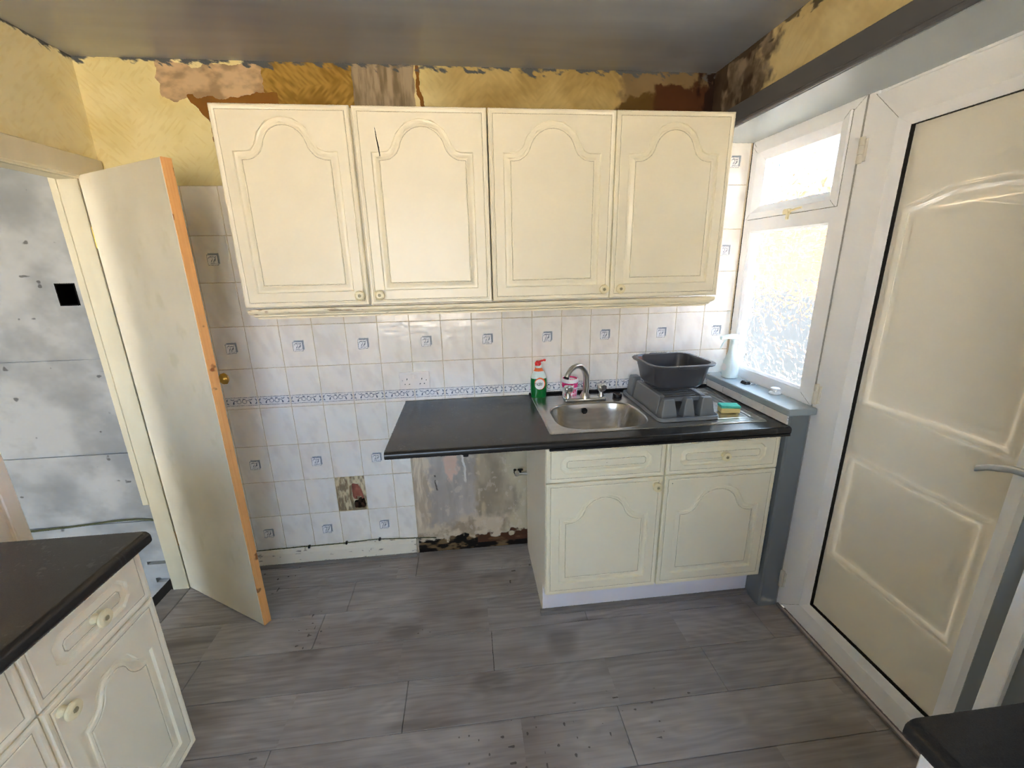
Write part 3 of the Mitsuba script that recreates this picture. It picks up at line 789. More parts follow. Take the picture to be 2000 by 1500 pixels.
pm = moulded([(archtop(-1.222, -0.760, 1.030, 1.705, 0.055), archtop(-1.162, -0.815, 1.090, 1.655, 0.042)), (sbox(-1.222, 0.400, -0.760, 0.852), sbox(-1.125, 0.515, -0.850, 0.765))], pn)
pm.merge_vertices()
labels[put('door_1__panel', place_front(pm, 'x-', XF + 0.029), 'mat_doorpanel', 40)] = {'label': 'cream moulded door panel'}
for zz in (1.905, 1.03, 0.15):
    h = put('door_1__hinge', cat(*[lathe([(0.0001, 0), (0.008, 0), (0.009, 0.001), (0.009, 0.0255), (0.008, 0.027), (0.0001, 0.027)], (2.399, -0.6075, zz - 0.04 + q * 0.0275), n=16) for q in range(3)], box(2.400, 2.410, -0.622, -0.594, zz - 0.035, zz + 0.035)), 'mat_hinge', 40)
labels['door_1__hinge'] = {'label': 'cream barrel hinge'}
hp = put('door_1__handle', cat(rbox(2.396, XF, -1.325, -1.298, 0.93, 1.15, 0.005), tube([(2.40, -1.312, 1.045), (2.36, -1.312, 1.045), (2.352, -1.305, 1.045)], 0.010, 14),
                               loft([sring(0, 0, 0.0065, 0.0095, 0, 3, 20)[:, [0, 2, 1]] * [1, 1, 1] + [2.352, y, z] for y, z in ((-1.315, 1.044), (-1.27, 1.041), (-1.225, 1.025), (-1.200, 1.010))])), 'mat_handle', 40)
labels[hp] = {'label': 'brushed metal lever handle'}
put('door_1__threshold', box(2.398, 2.412, -1.40, -0.60, 0.0, 0.012, 0.002), 'mat_scotia')

# ------------------------------------------------------------------ doorway on the left: frame, leaf, passage behind
k = put('trim_6', cat(box(-0.514, -0.4385, -0.128, -0.098, -0.01, OZ, 0.002), box(-0.514, -0.441, OY0, OY1, OZ - 0.012, OZ + 0.012, 0.002)), 'mat_lining'); S(k, 'cream door lining round the open doorway', 'trim')
k = put('trim_7', box(-0.538, -0.511, -0.132, -0.100, 0.49, 1.92, 0.002), 'mat_lining'); S(k, 'thin white strip on the far edge of the doorway lining, cut short above the floor', 'trim')
k = put('trim_8', cat(box(XL, -0.421, OY0 - 0.1, -0.001, OZ - 0.003, 1.992, 0.003), box(XL, -0.424, OY0 - 0.1, -0.1, 1.905, 1.930, 0.003)), 'mat_frame'); S(k, 'cream architrave board over the doorway', 'trim')
k = put('trim_9', cat(box(XL, -0.418, OY0 - 0.040, OY0 + 0.004, 0, OZ, 0.003), box(XL, -0.430, OY0 - 0.060, OY0 - 0.035, 0, OZ, 0.002), box(XL, -0.418, OY0 - 0.15, OY0 - 0.057, 0, OZ, 0.003)), 'mat_architrave'); S(k, 'pinkish cream architrave upright with a groove, above the left worktop', 'trim')
k = put('trim_10', box(-0.53, -0.435, OY0, OY1, -0.03, 0.004, 0.003), 'mat_scotia'); S(k, 'grey threshold strip across the doorway', 'trim')

a, b = np.array([-0.438, -0.122]), np.array([0.053, -0.425])
dvec = (b - a) / np.linalg.norm(b - a)
nvec = np.array([-dvec[1], dvec[0]])
LW = np.linalg.norm(b - a)


def leafbox(u0, u1, v0, v1, z0, z1, c=0.0):
    m = box(u0, u1, v0, v1, z0, z1, c)
    M = np.eye(4); M[:2, 0], M[:2, 1], M[:2, 3] = dvec, nvec, a
    m.apply_transform(M)
    return m


def lp(u, v, z):
    q = a + dvec * u + nvec * v
    return np.array([q[0], q[1], z])


k = put('door_2', leafbox(0.0045, LW - 0.004, 0.0, 0.034, 0.006, 1.917, 0.002), 'mat_leaf'); S(k, 'plain cream door standing open from the left doorway', 'door')
labels[put('door_2__lipping', leafbox(LW - 0.004, LW, 0.001, 0.0345, 0.004, 1.918, 0.0012), 'mat_timber')] = {'label': 'bare orange timber edge'}
tk = put('door_2__knob', lathe([(0.0001, 0), (0.022, 0), (0.022, 0.004), (0.010, 0.006), (0.008, 0.028), (0.014, 0.034), (0.022, 0.042), (0.023, 0.052), (0.016, 0.060), (0.0001, 0.062)], lp(LW - 0.055, 0.034, 1.135), (nvec[0], nvec[1], 0)), 'mat_brass', 40)
labels[tk] = {'label': 'brass door knob'}
for zz in (0.25, 1.65):
    put('door_2__hinge', lathe([(0.0001, 0), (0.006, 0), (0.006, 0.08), (0.0001, 0.08)], lp(-0.004, 0.004, zz), n=12), 'mat_brass', 40)

# passage
hw_ = box(-1.9, -0.57, 0.02, 0.2, -1.2, 2.4)
hw_ = diff(hw_, box(-0.754, -0.674, -0.1, 0.12, 1.416, 1.512), box(-2, -0.5, -0.1, 0.030, 0.698, 0.707), box(-2, -0.5, -0.1, 0.028, 0.316, 0.323), box(-0.72, -0.5, -0.1, 0.05, 0.055, 0.075), box(-2, -0.5, -0.1, 0.026, 1.17, 1.174), box(-0.70, -0.5, -0.1, 0.05, -0.06, -0.03))
k = put('wall_passage', hw_, 'mat_hall'); S(k, 'sooty grey painted masonry wall seen through the open doorway', 'wall')
labels[put('wall_passage__hole_liner', cat(diff(box(-0.754, -0.674, 0.018, 0.118, 1.416, 1.512), box(-0.749, -0.679, 0.0, 0.112, 1.421, 1.507))), 'mat_hole_shade')] = {'label': 'black liner painting the shade inside a square hole in the wall'}  # black liner colours in the darkness of the hole
k = put('wall_passage_left', box(-1.95, -1.9, YB, 0.2, -1.2, 2.4), 'mat_hall'); S(k, 'far side wall of the passage', 'wall')
k = put('ceiling_passage', box(-2.0, -0.55, YB, 0.2, 2.3, 2.4), 'mat_white'); S(k, 'ceiling of the passage', 'ceiling')
k = put('floor_passage', cat(box(-2.0, -0.56, YB, -0.9, -0.12, 0.0), box(-2.0, -0.56, -0.9, 0.2, -1.25, -0.9)), 'mat_dark'); S(k, 'dark floor of the passage dropping to the cellar stair', 'floor')
k = put('pipe', tube(smoothpath([(-1.7, 0.006, 0.29), (-1.18, 0.008, 0.314), (-0.9, 0.008, 0.330), (-0.70, 0.010, 0.336), (-0.60, 0.012, 0.318)], 30), 0.005, 8), 'mat_cable', 40)
lab(k, 'thin old cable running along the grey passage wall', 'cable')
scene['passage_cable'] = scene.pop(k); labels['passage_cable'] = labels.pop(k)

# ------------------------------------------------------------------ wall cabinets
W = [(0.178, 0.6475), (0.6545, 1.136), (1.1405, 1.630), (1.6335, 2.110)]
names = ['left hand', 'right hand']
for i, (d0, d1, lb) in enumerate(((0, 1, 'cream double wall cabinet with arched doors above the socket, its right door scratched'), (2, 3, 'cream double wall cabinet with arched doors over the sink, nearest the window'))):
    nm = 'wall_cabinet' if i == 0 else f'wall_cabinet_{i:03d}'
    put(f'{nm}__body', box(W[d0][0] + 0.001, W[d1][1] - 0.001, -0.300, -0.001, 1.412, 2.104), 'mat_carcass')
    lab(nm, lb, 'cabinet', 'wall cabinets above the worktop')
    for q, d in enumerate((d0, d1)):
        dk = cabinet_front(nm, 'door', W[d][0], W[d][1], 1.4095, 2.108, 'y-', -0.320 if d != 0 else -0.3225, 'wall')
        ku = W[d][1] - 0.030 if q == 0 else W[d][0] + 0.038
        knob(dk, (ku, -0.3175 if d else -0.320, 1.447), (0, -1, 0))
        if d == 1:
            labels[put(f'{dk}__scratch', tube([(0.731, -0.3185, 2.038), (0.734, -0.3187, 2.005), (0.7385, -0.3187, 1.972), (0.740, -0.3150, 1.945)], [0.0006, 0.0018, 0.0024, 0.0012], 6), 'mat_black')] = {'label': 'dark scratch in the door'}
prof = [(-0.316, 1.4025), (-0.3175, 1.396), (-0.3155, 1.388), (-0.309, 1.3815), (-0.302, 1.3795), (-0.302, 1.3745), (-0.297, 1.370), (-0.289, 1.3685), (-0.289, 1.3625), (-0.278, 1.3625), (-0.278, 1.4025)]
rings = []
for y, z in prof:
    q = y + 0.3175
    rings.append((y, z, 0.180 + q * 0.9, 2.106 - q * 0.9))
R0 = [(x0, y, z) for y, z, x0, x1 in rings]
R1 = [(x1, y, z) for y, z, x0, x1 in rings]
m = loft([R0, R1]); m.fix_normals()


def f_pelmet(p, n, uv):
    s = smoothstep(0.66, 0.72, fbm(p.x * 24, p.y * 60, p.z * 120, 4)) * smoothstep(1.3, 0.6, p.x)
    return mix(C3(234, 224, 194), C3(140, 112, 80), s * 0.7)


mat('mat_pelmet', f_pelmet, 0.4, 0.4)
k = put('light_pelmet', m, 'mat_pelmet', 35); lab(k, 'long chipped cream moulding under the wall cabinets', 'pelmet')

# ------------------------------------------------------------------ sink base cabinet
nm = 'base_cabinet'
lab(nm, 'cream double base cabinet with two arched doors and drawer fronts under the sink', 'cabinet')
side = prism(Polygon([(-0.025, 0.0), (-0.503, 0.0), (-0.503, 0.155), (-0.565, 0.155), (-0.565, 0.862), (-0.025, 0.862)]), 0.018)
side.apply_transform(np.array([[0, 0, 1, 1.312], [1, 0, 0, 0], [0, 1, 0, 0], [0, 0, 0, 1.0]]))
labels[put(f'{nm}__side_panel', side, 'mat_carcass')] = {'label': 'plain cream side panel'}
put(f'{nm}__body', box(1.331, 2.303, -0.564, -0.025, 0.156, 0.735), 'mat_carcass')
for u0, u1, kn in ((1.3135, 1.8055, False), (1.8105, 2.302, True)):
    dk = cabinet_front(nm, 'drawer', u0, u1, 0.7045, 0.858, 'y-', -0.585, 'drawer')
    if kn: knob(dk, (2.056, -0.583, 0.781), (0, -1, 0))
    else: labels[put(f'{dk}__screw_hole', lathe([(0.0001, 0), (0.0022, 0), (0.0022, 0.0004), (0.0001, 0.0004)], (1.5595, -0.5822, 0.781), (0, -1, 0), 10), 'mat_black')] = {'label': 'empty screw hole'}
for q, (u0, u1) in enumerate(((1.3135, 1.8045), (1.8115, 2.302))):
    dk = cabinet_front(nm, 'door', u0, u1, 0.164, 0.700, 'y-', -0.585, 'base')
    if q == 0: knob(dk, (1.7725, -0.583, 0.664), (0, -1, 0))
    else: put(f'{dk}__screw_hole', lathe([(0.0001, 0), (0.0022, 0), (0.0022, 0.0004), (0.0001, 0.0004)], (1.846, -0.5832, 0.664), (0, -1, 0), 10), 'mat_black')
labels[put(f'{nm}__plinth', box(1.313, 2.310, -0.505, -0.489, 0.004, 0.152, 0.001), 'mat_plinth')] = {'label': 'white kick board'}


def worktop(key, x0, x1, y0, y1, z0, z1, front, hole=None, r=0.014):
    """Laminate top with a rolled front edge; front names the rolled side."""
    zc0, zc1 = z0 + r, z1 - r
    a = np.linspace(-np.pi / 2, np.pi / 2, 11)
    if front == 'y-':
        prof = [(y0 + r - r * math.cos(t), (zc1 if t > 0 else zc0) + r * math.sin(t)) for t in a] + [(y1, z1), (y1, z0)]
        m = prism(Polygon(prof), x1 - x0)
        m.apply_transform(np.array([[0, 0, 1, x0], [1, 0, 0, 0], [0, 1, 0, 0], [0, 0, 0, 1.0]]))
    elif front == 'x+':
        prof = [(x1 - r + r * math.cos(t), (zc1 if t > 0 else zc0) + r * math.sin(t)) for t in a] + [(x0, z1), (x0, z0)]
        m = prism(Polygon(prof), y1 - y0)
        m.apply_transform(np.array([[1, 0, 0, 0], [0, 0, -1, y1], [0, 1, 0, 0], [0, 0, 0, 1.0]]))
    else:
        prof = [(x0 + r - r * math.cos(t), (zc1 if t > 0 else zc0) + r * math.sin(t)) for t in a] + [(x1, z1), (x1, z0)]
        m = prism(Polygon(prof), y1 - y0)
        m.apply_transform(np.array([[1, 0, 0, 0], [0, 0, -1, y1], [0, 1, 0, 0], [0, 0, 0, 1.0]]))
    if hole is not None: m = diff(m, hole)
    return put(key, m, 'mat_worktop', 30)


k = worktop('worktop', 0.703, 2.310, -0.622, -0.001, 0.8685, 0.900, 'y-', box(1.375, 1.80, -0.53, -0.175, 0.5, 1.0))
lab(k, 'black laminate worktop along the back wall with the sink let in', 'worktop')
put('worktop__edge_strip', cat(box(1.318, 2.309, -0.6225, -0.612, 0.8625, 0.872, 0.002), box(0.99, 1.01, -0.616, -0.606, 0.861, 0.870, 0.002)), 'mat_worktop_edge')
labels[put('worktop__upstand', box(1.33, 2.30, -0.014, -0.0005, 0.8995, 0.912, 0.003), 'mat_worktop_edge')] = {'label': 'black sealing strip along the wall'}

# ------------------------------------------------------------------ sink
nm = 'sink'
lab(nm, 'stainless steel sink with oval-cornered bowl and ribbed drainer in the back worktop', 'sink')
bx0, bx1, by0, by1 = 1.388, 1.784, -0.518, -0.190
bcx, bcy, ba, bb = (bx0 + bx1) / 2, (by0 + by1) / 2, (bx1 - bx0) / 2, (by1 - by0) / 2
ring = lambda e, z, p=3.4: sring(bcx, bcy, ba + e, bb + e, z, p, 72)
top = rrect(1.335, 2.262, -0.546, -0.054, 0.012)
inner = Polygon(ring(0.006, 0)[:, :2])
drain = rrect(1.845, 2.235, -0.505, -0.120, 0.03)
st = [band(top, 0.9005, ins(top, 0.002), 0.9035), band(ins(top, 0.002), 0.9035, ins(top, 0.012), 0.9050), band(ins(top, 0.012), 0.905, ins(top, 0.018), 0.9035)]
mid = ins(top, 0.018)
flat = Polygon(mid.exterior.coords, [inner.exterior.coords, drain.exterior.coords])
v, f = trimesh.creation.triangulate_polygon(flat, engine='earcut')
st.append(trimesh.Trimesh(np.column_stack([v, np.full(len(v), 0.9035)]), f, process=False))
cur, zc_ = drain, 0.9035
for q in range(6):
    for e, z in ((0.006, 0.9035 - 0.002), (0.013, 0.9015), (0.019, 0.9030), (0.025, 0.9030)):
        nx = ins(drain, q * 0.026 + e)
        st.append(band(cur, zc_, nx, z)); cur, zc_ = nx, z
st.append(band(cur, zc_, None, 0))
sm = cat(*st)
nrm = sm.face_normals[:, 2] < 0
sm.faces[nrm] = sm.faces[nrm][:, ::-1]
sm.merge_vertices()
put(f'{nm}__top', sm, 'mat_steel', 30)
bowl = loft([ring(0.006, 0.9035), ring(0.002, 0.9015), ring(-0.002, 0.896), ring(-0.008, 0.86), ring(-0.016, 0.80), ring(-0.030, 0.768), ring(-0.055, 0.756), ring(-0.10, 0.753)], True, False, True)
bowl.fix_normals()
if bowl.face_normals[-1][2] < 0: bowl.invert()
labels[put(f'{nm}__bowl', bowl, 'mat_steel', 40)] = {'label': 'deep steel bowl'}
labels[put(f'{nm}__overflow', lathe([(0.0001, 0), (0.0125, 0), (0.0145, 0.0015), (0.0145, 0.003), (0.0125, 0.003), (0.0001, 0.002)], (1.571, -0.2035, 0.868), (0, -1, 0.1), 24), 'mat_black', 40)] = {'label': 'dark round overflow'}
put(f'{nm}__waste', lathe([(0.0001, 0), (0.035, 0), (0.035, 0.003), (0.022, 0.0015), (0.0001, 0.001)], (bcx, bcy, 0.753)), 'mat_chrome', 40)

# ------------------------------------------------------------------ mixer tap
nm = 'mixer_tap'
lab(nm, 'chrome mixer tap with swan neck spout and two handles at the back of the sink', 'tap')
put(f'{nm}__base', cat(rbox(1.482, 1.692, -0.172, -0.122, 0.902, 0.921, 0.009), lathe([(0.0001, 0), (0.026, 0), (0.024, 0.014), (0.018, 0.026), (0.016, 0.03), (0.0001, 0.03)], (1.588, -0.147, 0.915))), 'mat_chrome', 40)
sp = smoothpath([(1.588, -0.147, 0.925), (1.592, -0.148, 0.965), (1.592, -0.150, 1.005), (1.581, -0.157, 1.050), (1.558, -0.172, 1.080), (1.527, -0.192, 1.088), (1.500, -0.207, 1.076), (1.482, -0.217, 1.056), (1.476, -0.221, 1.043)], 36)
put(f'{nm}__spout', tube(sp, np.r_[np.full(8, 0.0150), np.linspace(0.0145, 0.0115, 28)], 20), 'mat_chrome', 50)
d_ = sp[-1] - sp[-2]
labels[put(f'{nm}__outlet', lathe([(0.0001, 0), (0.012, 0), (0.012, 0.008), (0.0001, 0.008)], sp[-1] - 0.001 * d_ / np.linalg.norm(d_), d_), 'mat_black', 40)] = {'label': 'dark nozzle'}
for hx in (1.503, 1.669):
    t = np.arange(48) * 2 * np.pi / 48
    R = []
    for z, r, lob in ((0.945, 0.010, 0), (0.950, 0.018, 0.12), (0.958, 0.022, 0.2), (0.972, 0.0225, 0.22), (0.979, 0.019, 0.2), (0.982, 0.010, 0.1)):
        rr = r * (1 + lob * np.cos(3 * t + 0.4))
        R.append(np.stack([hx + rr * np.cos(t), -0.147 + rr * np.sin(t), np.full(48, z)], 1))
    put(f'{nm}__handle', cat(loft(R), lathe([(0.0001, 0), (0.017, 0), (0.0165, 0.01), (0.011, 0.02), (0.0105, 0.035), (0.0001, 0.035)], (hx, -0.147, 0.912))), 'mat_chrome', 45)
k = put('sink_plug', lathe([(0.0001, 0), (0.021, 0), (0.0225, 0.003), (0.0225, 0.016), (0.020, 0.019), (0.012, 0.0185), (0.010, 0.016), (0.0001, 0.016)], (1.760, -0.128, 0.904)), 'mat_black', 40)
lab(k, 'round black rubber plug lying beside the tap', 'plug')

# ------------------------------------------------------------------ washing-up liquid bottle
nm = 'dish_soap_bottle'
lab(nm, 'small bottle of green washing-up liquid with a red cap, left of the tap', 'bottle')
BX, BY = 1.374, -0.050
sec = [(0.900, 0.034, 0.022), (0.904, 0.038, 0.025), (0.930, 0.0400, 0.0262), (0.965, 0.0410, 0.0265), (0.990, 0.0405, 0.026), (1.003, 0.039, 0.0255)]
up = [(1.003, 0.039, 0.0255), (1.020, 0.0345, 0.0235), (1.034, 0.0265, 0.020), (1.046, 0.0185, 0.0165), (1.058, 0.0165, 0.0155), (1.066, 0.0150, 0.0150), (1.070, 0.0120, 0.0120)]
R = lambda q: [sring(BX, BY, a_, b_, z, 2.6, 40) for z, a_, b_ in q]
labels[put(f'{nm}__liquid', loft(R(sec)), 'mat_greenliq', 50)] = {'label': 'green liquid'}
put(f'{nm}__body', loft(R(up), True, False, True), 'mat_clearpl', 50)


def surf(x, z):
    zs = np.array([q[0] for q in sec + up[1:]]); A = np.interp(z, zs, [q[1] for q in sec + up[1:]]); B = np.interp(z, zs, [q[2] for q in sec + up[1:]])
    return BY - B * np.maximum(1 - np.abs((x - BX) / A) ** 2.6, 0.02) ** (1 / 2.6)


def disc(cx, cz, a_, b_, off, nr=5, nt=40):
    V, F = [(cx, surf(cx, cz) - off, cz)], []
    for i in range(1, nr + 1):
        for j in range(nt):
            t = 2 * np.pi * j / nt
            x, z = cx + a_ * i / nr * math.cos(t), cz + b_ * i / nr * math.sin(t)
            V.append((x, float(surf(x, z)) - off, z))
    for j in range(nt): F.append((0, 1 + j, 1 + (j + 1) % nt))
    for i in range(nr - 1):
        for j in range(nt):
            p, q = 1 + i * nt + j, 1 + i * nt + (j + 1) % nt
            F += [(p, p + nt, q + nt), (p, q + nt, q)]
    return trimesh.Trimesh(np.array(V, float), F, process=False)


lk = put(f'{nm}__label', disc(BX + 0.003, 0.978, 0.0275, 0.031, 0.0006), 'mat_orange', True)
labels[lk] = {'label': 'orange and white round label'}
put(f'{lk}__white', disc(BX + 0.001, 0.975, 0.0245, 0.0265, 0.0011), 'mat_label', True)
tm = meshkit.text_mesh('FAIRY', 0.0145, 0.0004, True)
tv = np.array(tm.vertices); tv[:, 0] -= tv[:, 0].mean(); sc_ = 0.040 / np.ptp(tv[:, 0]); tv[:, 0] *= sc_
V = np.column_stack([BX + 0.001 + tv[:, 0], 0 * tv[:, 0], 0.968 + tv[:, 1]])
V[:, 1] = surf(V[:, 0], V[:, 2]) - 0.0014 - tv[:, 2]
put(f'{lk}__lettering', trimesh.Trimesh(V, tm.faces, process=False), 'mat_ink')
put(f'{nm}__neck_band', loft(R([(1.0395, 0.0238, 0.0193), (1.047, 0.0190, 0.0170), (1.056, 0.0173, 0.0160)]), True, False, False), 'mat_orange', 50)
cp = put(f'{nm}__cap', cat(lathe([(0.0001, 0), (0.0155, 0), (0.0155, 0.012), (0.012, 0.019), (0.007, 0.022), (0.0001, 0.022)], (BX - 0.003, BY, 1.067)), tube([(BX - 0.002, BY, 1.083), (BX + 0.012, BY - 0.004, 1.090), (BX + 0.028, BY - 0.008, 1.094)], [0.006, 0.0048, 0.0042], 12),
                              lathe([(0.0001, 0), (0.0062, 0), (0.0062, 0.008), (0.0001, 0.008)], (BX + 0.027, BY - 0.008, 1.091), (0.5, -0.1, 0.85), 14)), 'mat_red', 40)
labels[cp] = {'label': 'red flip cap'}

# ------------------------------------------------------------------ tub of cleaning paste
nm = 'cleaning_paste_tub'
lab(nm, 'pink and white plastic tub standing behind the tap', 'tub')
TX, TY = 1.527, -0.083
put(f'{nm}__body', lathe([(0.0001, 0), (0.034, 0), (0.036, 0.002), (0.0385, 0.082), (0.0385, 0.084), (0.0001, 0.084)], (TX, TY, 0.9035), n=40), 'mat_tubwhite', 40)
labels[put(f'{nm}__lid', lathe([(0.0001, 0.010), (0.034, 0.010), (0.036, 0.016), (0.0415, 0.017), (0.0425, 0.014), (0.0425, 0.001), (0.041, 0), (0.0001, 0)], (TX, TY, 0.9865), n=40), 'mat_tubwhite', 40)] = {'label': 'white lid'}
labels[put(f'{nm}__band', lathe([(0.0386, 0.056), (0.0390, 0.057), (0.0394, 0.078), (0.0388, 0.079)], (TX, TY, 0.9035), n=40), 'mat_pink', 40)] = {'label': 'pink printed band'}
put(f'{nm}__lid_ring', lathe([(0.030, 0.0105), (0.0335, 0.0108), (0.036, 0.0165), (0.0345, 0.0168)], (TX, TY, 0.9866), n=40), 'mat_pink', 40)


def wrap_text(txt, h, z, r, m_, key, ang0=-math.pi / 2):
    t = meshkit.text_mesh(txt, h, 0.0003, True)
    v = np.array(t.vertices); v[:, 0] -= (v[:, 0].min() + v[:, 0].max()) / 2
    a_ = ang0 + v[:, 0] / r
    V = np.column_stack([TX + (r + v[:, 2]) * np.cos(a_), TY + (r + v[:, 2]) * np.sin(a_), z + v[:, 1]])
    put(key, trimesh.Trimesh(V, t.faces, process=False), m_)


wrap_text('THE', 0.011, 0.9655, 0.0395, 'mat_label', f'{nm}__lettering')
wrap_text('PINK', 0.020, 0.933, 0.0380, 'mat_pink', f'{nm}__lettering')
wrap_text('STUFF', 0.017, 0.911, 0.0374, 'mat_pink', f'{nm}__lettering')

# ------------------------------------------------------------------ dish rack with washing-up bowl on it
nm = 'dish_rack'
lab(nm, 'grey plastic dish rack with box-shaped feet on the drainer under the bowl', 'dish rack')
RZ = 0.9055
tray = rrect(1.806, 2.082, -0.502, -0.058, 0.03)
st = [band(tray, RZ + 0.004, ins(tray, 0.002), RZ + 0.014), band(ins(tray, 0.002), RZ + 0.014, ins(tray, 0.006), RZ + 0.015), band(ins(tray, 0.006), RZ + 0.015, ins(tray, 0.012), RZ + 0.006), band(ins(tray, 0.012), RZ + 0.006, None, 0)]
tr = cat(*st); nn = tr.face_normals[:, 2] < 0; tr.faces[nn] = tr.faces[nn][:, ::-1]
und = prism(ins(tray, 0.001), 0.006); und.apply_translation((0, 0, RZ))
tr.merge_vertices()
put(f'{nm}__tray', cat(tr, und), 'mat_rack', 35)


def frustum(x0, x1, y0, y1, z0, z1, tx, ty, r=0.006):
    P = []
    for z, e in ((z0, 0), (z1 - r, 1)):
        for x, s in ((x0, 1), (x1, -1)):
            for y, s2 in ((y0, 1), (y1, -1)):
                P.append(m3d.Manifold.sphere(r, 10).translate((x + s * (r + e * tx), y + s2 * (r + e * ty), z)))
    return man(m3d.Manifold.batch_hull(P))


ZT = RZ + 0.088
for q in ((1.826, 1.898), (1.924, 1.978), (1.998, 2.066)):
    put(f'{nm}__foot_box', frustum(q[0], q[1], -0.478, -0.428, RZ + 0.008, ZT, 0.011, 0.010), 'mat_rack', 40)
put(f'{nm}__foot_box', frustum(1.826, 1.876, -0.424, -0.160, RZ + 0.008, ZT + 0.004, 0.012, 0.004), 'mat_rack', 40)
put(f'{nm}__foot_box', frustum(1.826, 1.888, -0.136, -0.072, RZ + 0.008, ZT + 0.012, 0.010, 0.008), 'mat_rack', 40)
for q in ((1.91, 1.97), (1.995, 2.07)):
    put(f'{nm}__foot_box', frustum(q[0], q[1], -0.125, -0.068, RZ + 0.008, ZT, 0.010, 0.010), 'mat_rack', 40)
put(f'{nm}__foot_box', frustum(2.018, 2.066, -0.415, -0.135, RZ + 0.008, ZT - 0.004, 0.010, 0.004), 'mat_rack', 40)
for q in range(9):
    y = -0.41 + q * 0.032
    put(f'{nm}__slat', box(1.868, 2.03, y, y + 0.010, ZT - 0.030, ZT - 0.012, 0.002), 'mat_rack')

nm = 'washing_up_bowl'
lab(nm, 'dark grey square plastic washing-up bowl standing on the dish rack', 'bowl')
ang = math.radians(3)


def brr(hx, hy, r, z, n=9):
    pts = []
    for (sx, sy, a0) in ((1, 1, 0), (-1, 1, 90), (-1, -1, 180), (1, -1, 270)):
        for i in range(n):
            t = math.radians(a0 + 90 * i / (n - 1))
            x, y = sx * (hx - r) + r * math.cos(t), sy * (hy - r) + r * math.sin(t)
            pts.append((1.951 + x * math.cos(ang) - y * math.sin(ang), -0.287 + x * math.sin(ang) + y * math.cos(ang), z))
    return np.array(pts)


zb, zr = ZT + 0.014, 1.124
out = [brr(0.075, 0.068, 0.03, zb), brr(0.102, 0.096, 0.05, zb + 0.004), brr(0.116, 0.110, 0.055, zb + 0.020), brr(0.132, 0.124, 0.058, zr - 0.020), brr(0.137, 0.129, 0.06, zr - 0.010), brr(0.150, 0.142, 0.066, zr - 0.009), brr(0.153, 0.145, 0.068, zr - 0.003), brr(0.150, 0.142, 0.066, zr), brr(0.136, 0.128, 0.06, zr), brr(0.131, 0.123, 0.057, zr - 0.008), brr(0.113, 0.107, 0.053, zb + 0.024), brr(0.098, 0.092, 0.048, zb + 0.008), brr(0.070, 0.064, 0.03, zb + 0.005)]
m = loft(out); m.fix_normals()
put(f'{nm}__body', m, 'mat_bowl', 45)
for s in (-1, 1):
    put(f'{nm}__grip', rbox(1.951 - 0.045, 1.951 + 0.045, -0.287 + s * 0.147 - 0.006, -0.287 + s * 0.147 + 0.006, zr - 0.013, zr + 0.0012, 0.004), 'mat_bowl', 40)

# ------------------------------------------------------------------ things by the window
nm = 'spray_bottle'
lab(nm, 'pale translucent trigger spray bottle on the grey sill in the window corner', 'spray bottle')
SX, SY, SZ = 2.352, -0.118, 0.977
q = [(0.0, 0.026, 0.036), (0.004, 0.030, 0.040), (0.060, 0.030, 0.040), (0.085, 0.028, 0.037), (0.100, 0.022, 0.028), (0.130, 0.0165, 0.018), (0.160, 0.0135, 0.014), (0.172, 0.0135, 0.0135)]
put(f'{nm}__body', loft([sring(SX, SY, a_ * 1.15, b_ * 0.9, SZ + z, 2.8, 36) for z, a_, b_ in q]), 'mat_spray', 50)
hd = put(f'{nm}__trigger_head', cat(lathe([(0.0001, 0), (0.0155, 0), (0.0155, 0.018), (0.012, 0.022), (0.0001, 0.022)], (SX, SY, SZ + 0.171)),
    loft([sring(0, 0, 0.010, h_, 0, 3, 20)[:, [2, 0, 1]] + [SX + dx, SY, SZ + zz] for dx, h_, zz in ((0.030, 0.008, 0.207), (0.018, 0.013, 0.208), (-0.010, 0.013, 0.210), (-0.040, 0.011, 0.208), (-0.068, 0.008, 0.203))]),
    tube([(SX - 0.035, SY, SZ + 0.200), (SX - 0.052, SY, SZ + 0.180), (SX - 0.066, SY, SZ + 0.150)], [0.005, 0.0045, 0.003], 10)), 'mat_spray', 45)
labels[hd] = {'label': 'white trigger head'}
labels[put(f'{nm}__label', lathe([(0.0001, 0), (0.019, 0), (0.019, 0.0006), (0.0001, 0.0006)], (SX - 0.0352, SY, SZ + 0.055), (-1, 0, 0), 28), 'mat_label', 30)] = {'label': 'round label'}
nm = 'key_fob'
lab(nm, 'small black plastic fob with a metal ring on the grey sill', 'key fob')
put(f'{nm}__body', frustum(2.342, 2.372, -0.262, -0.222, 0.9765, 0.990, 0.003, 0.003, 0.004), 'mat_black', 40)
t = np.linspace(0, 2 * np.pi, 25)
put(f'{nm}__ring', tube(np.stack([2.374 + 0.013 * np.cos(t), -0.276 + 0.013 * np.sin(t), 0.980 + 0.003 * np.cos(t)], 1), 0.0013, 8), 'mat_chrome', 40)
k = put('white_knob', lathe([(0.0001, 0), (0.021, 0), (0.024, 0.003), (0.022, 0.008), (0.010, 0.010), (0.0085, 0.018), (0.017, 0.022), (0.019, 0.026), (0.014, 0.030), (0.0001, 0.031)], (2.378, -0.415, 0.976)), 'mat_upvc', 40)
lab(k, 'small white plastic knob lying on the grey sill', 'knob')
nm = 'sponge'
lab(nm, 'yellow kitchen sponge with a green scourer on the steel drainer', 'sponge')


def turned(m, cx, cy, deg):
    m.apply_translation((-cx, -cy, 0)); m.apply_transform(trimesh.transformations.rotation_matrix(math.radians(deg), [0, 0, 1])); m.apply_translation((cx, cy, 0))
    return m


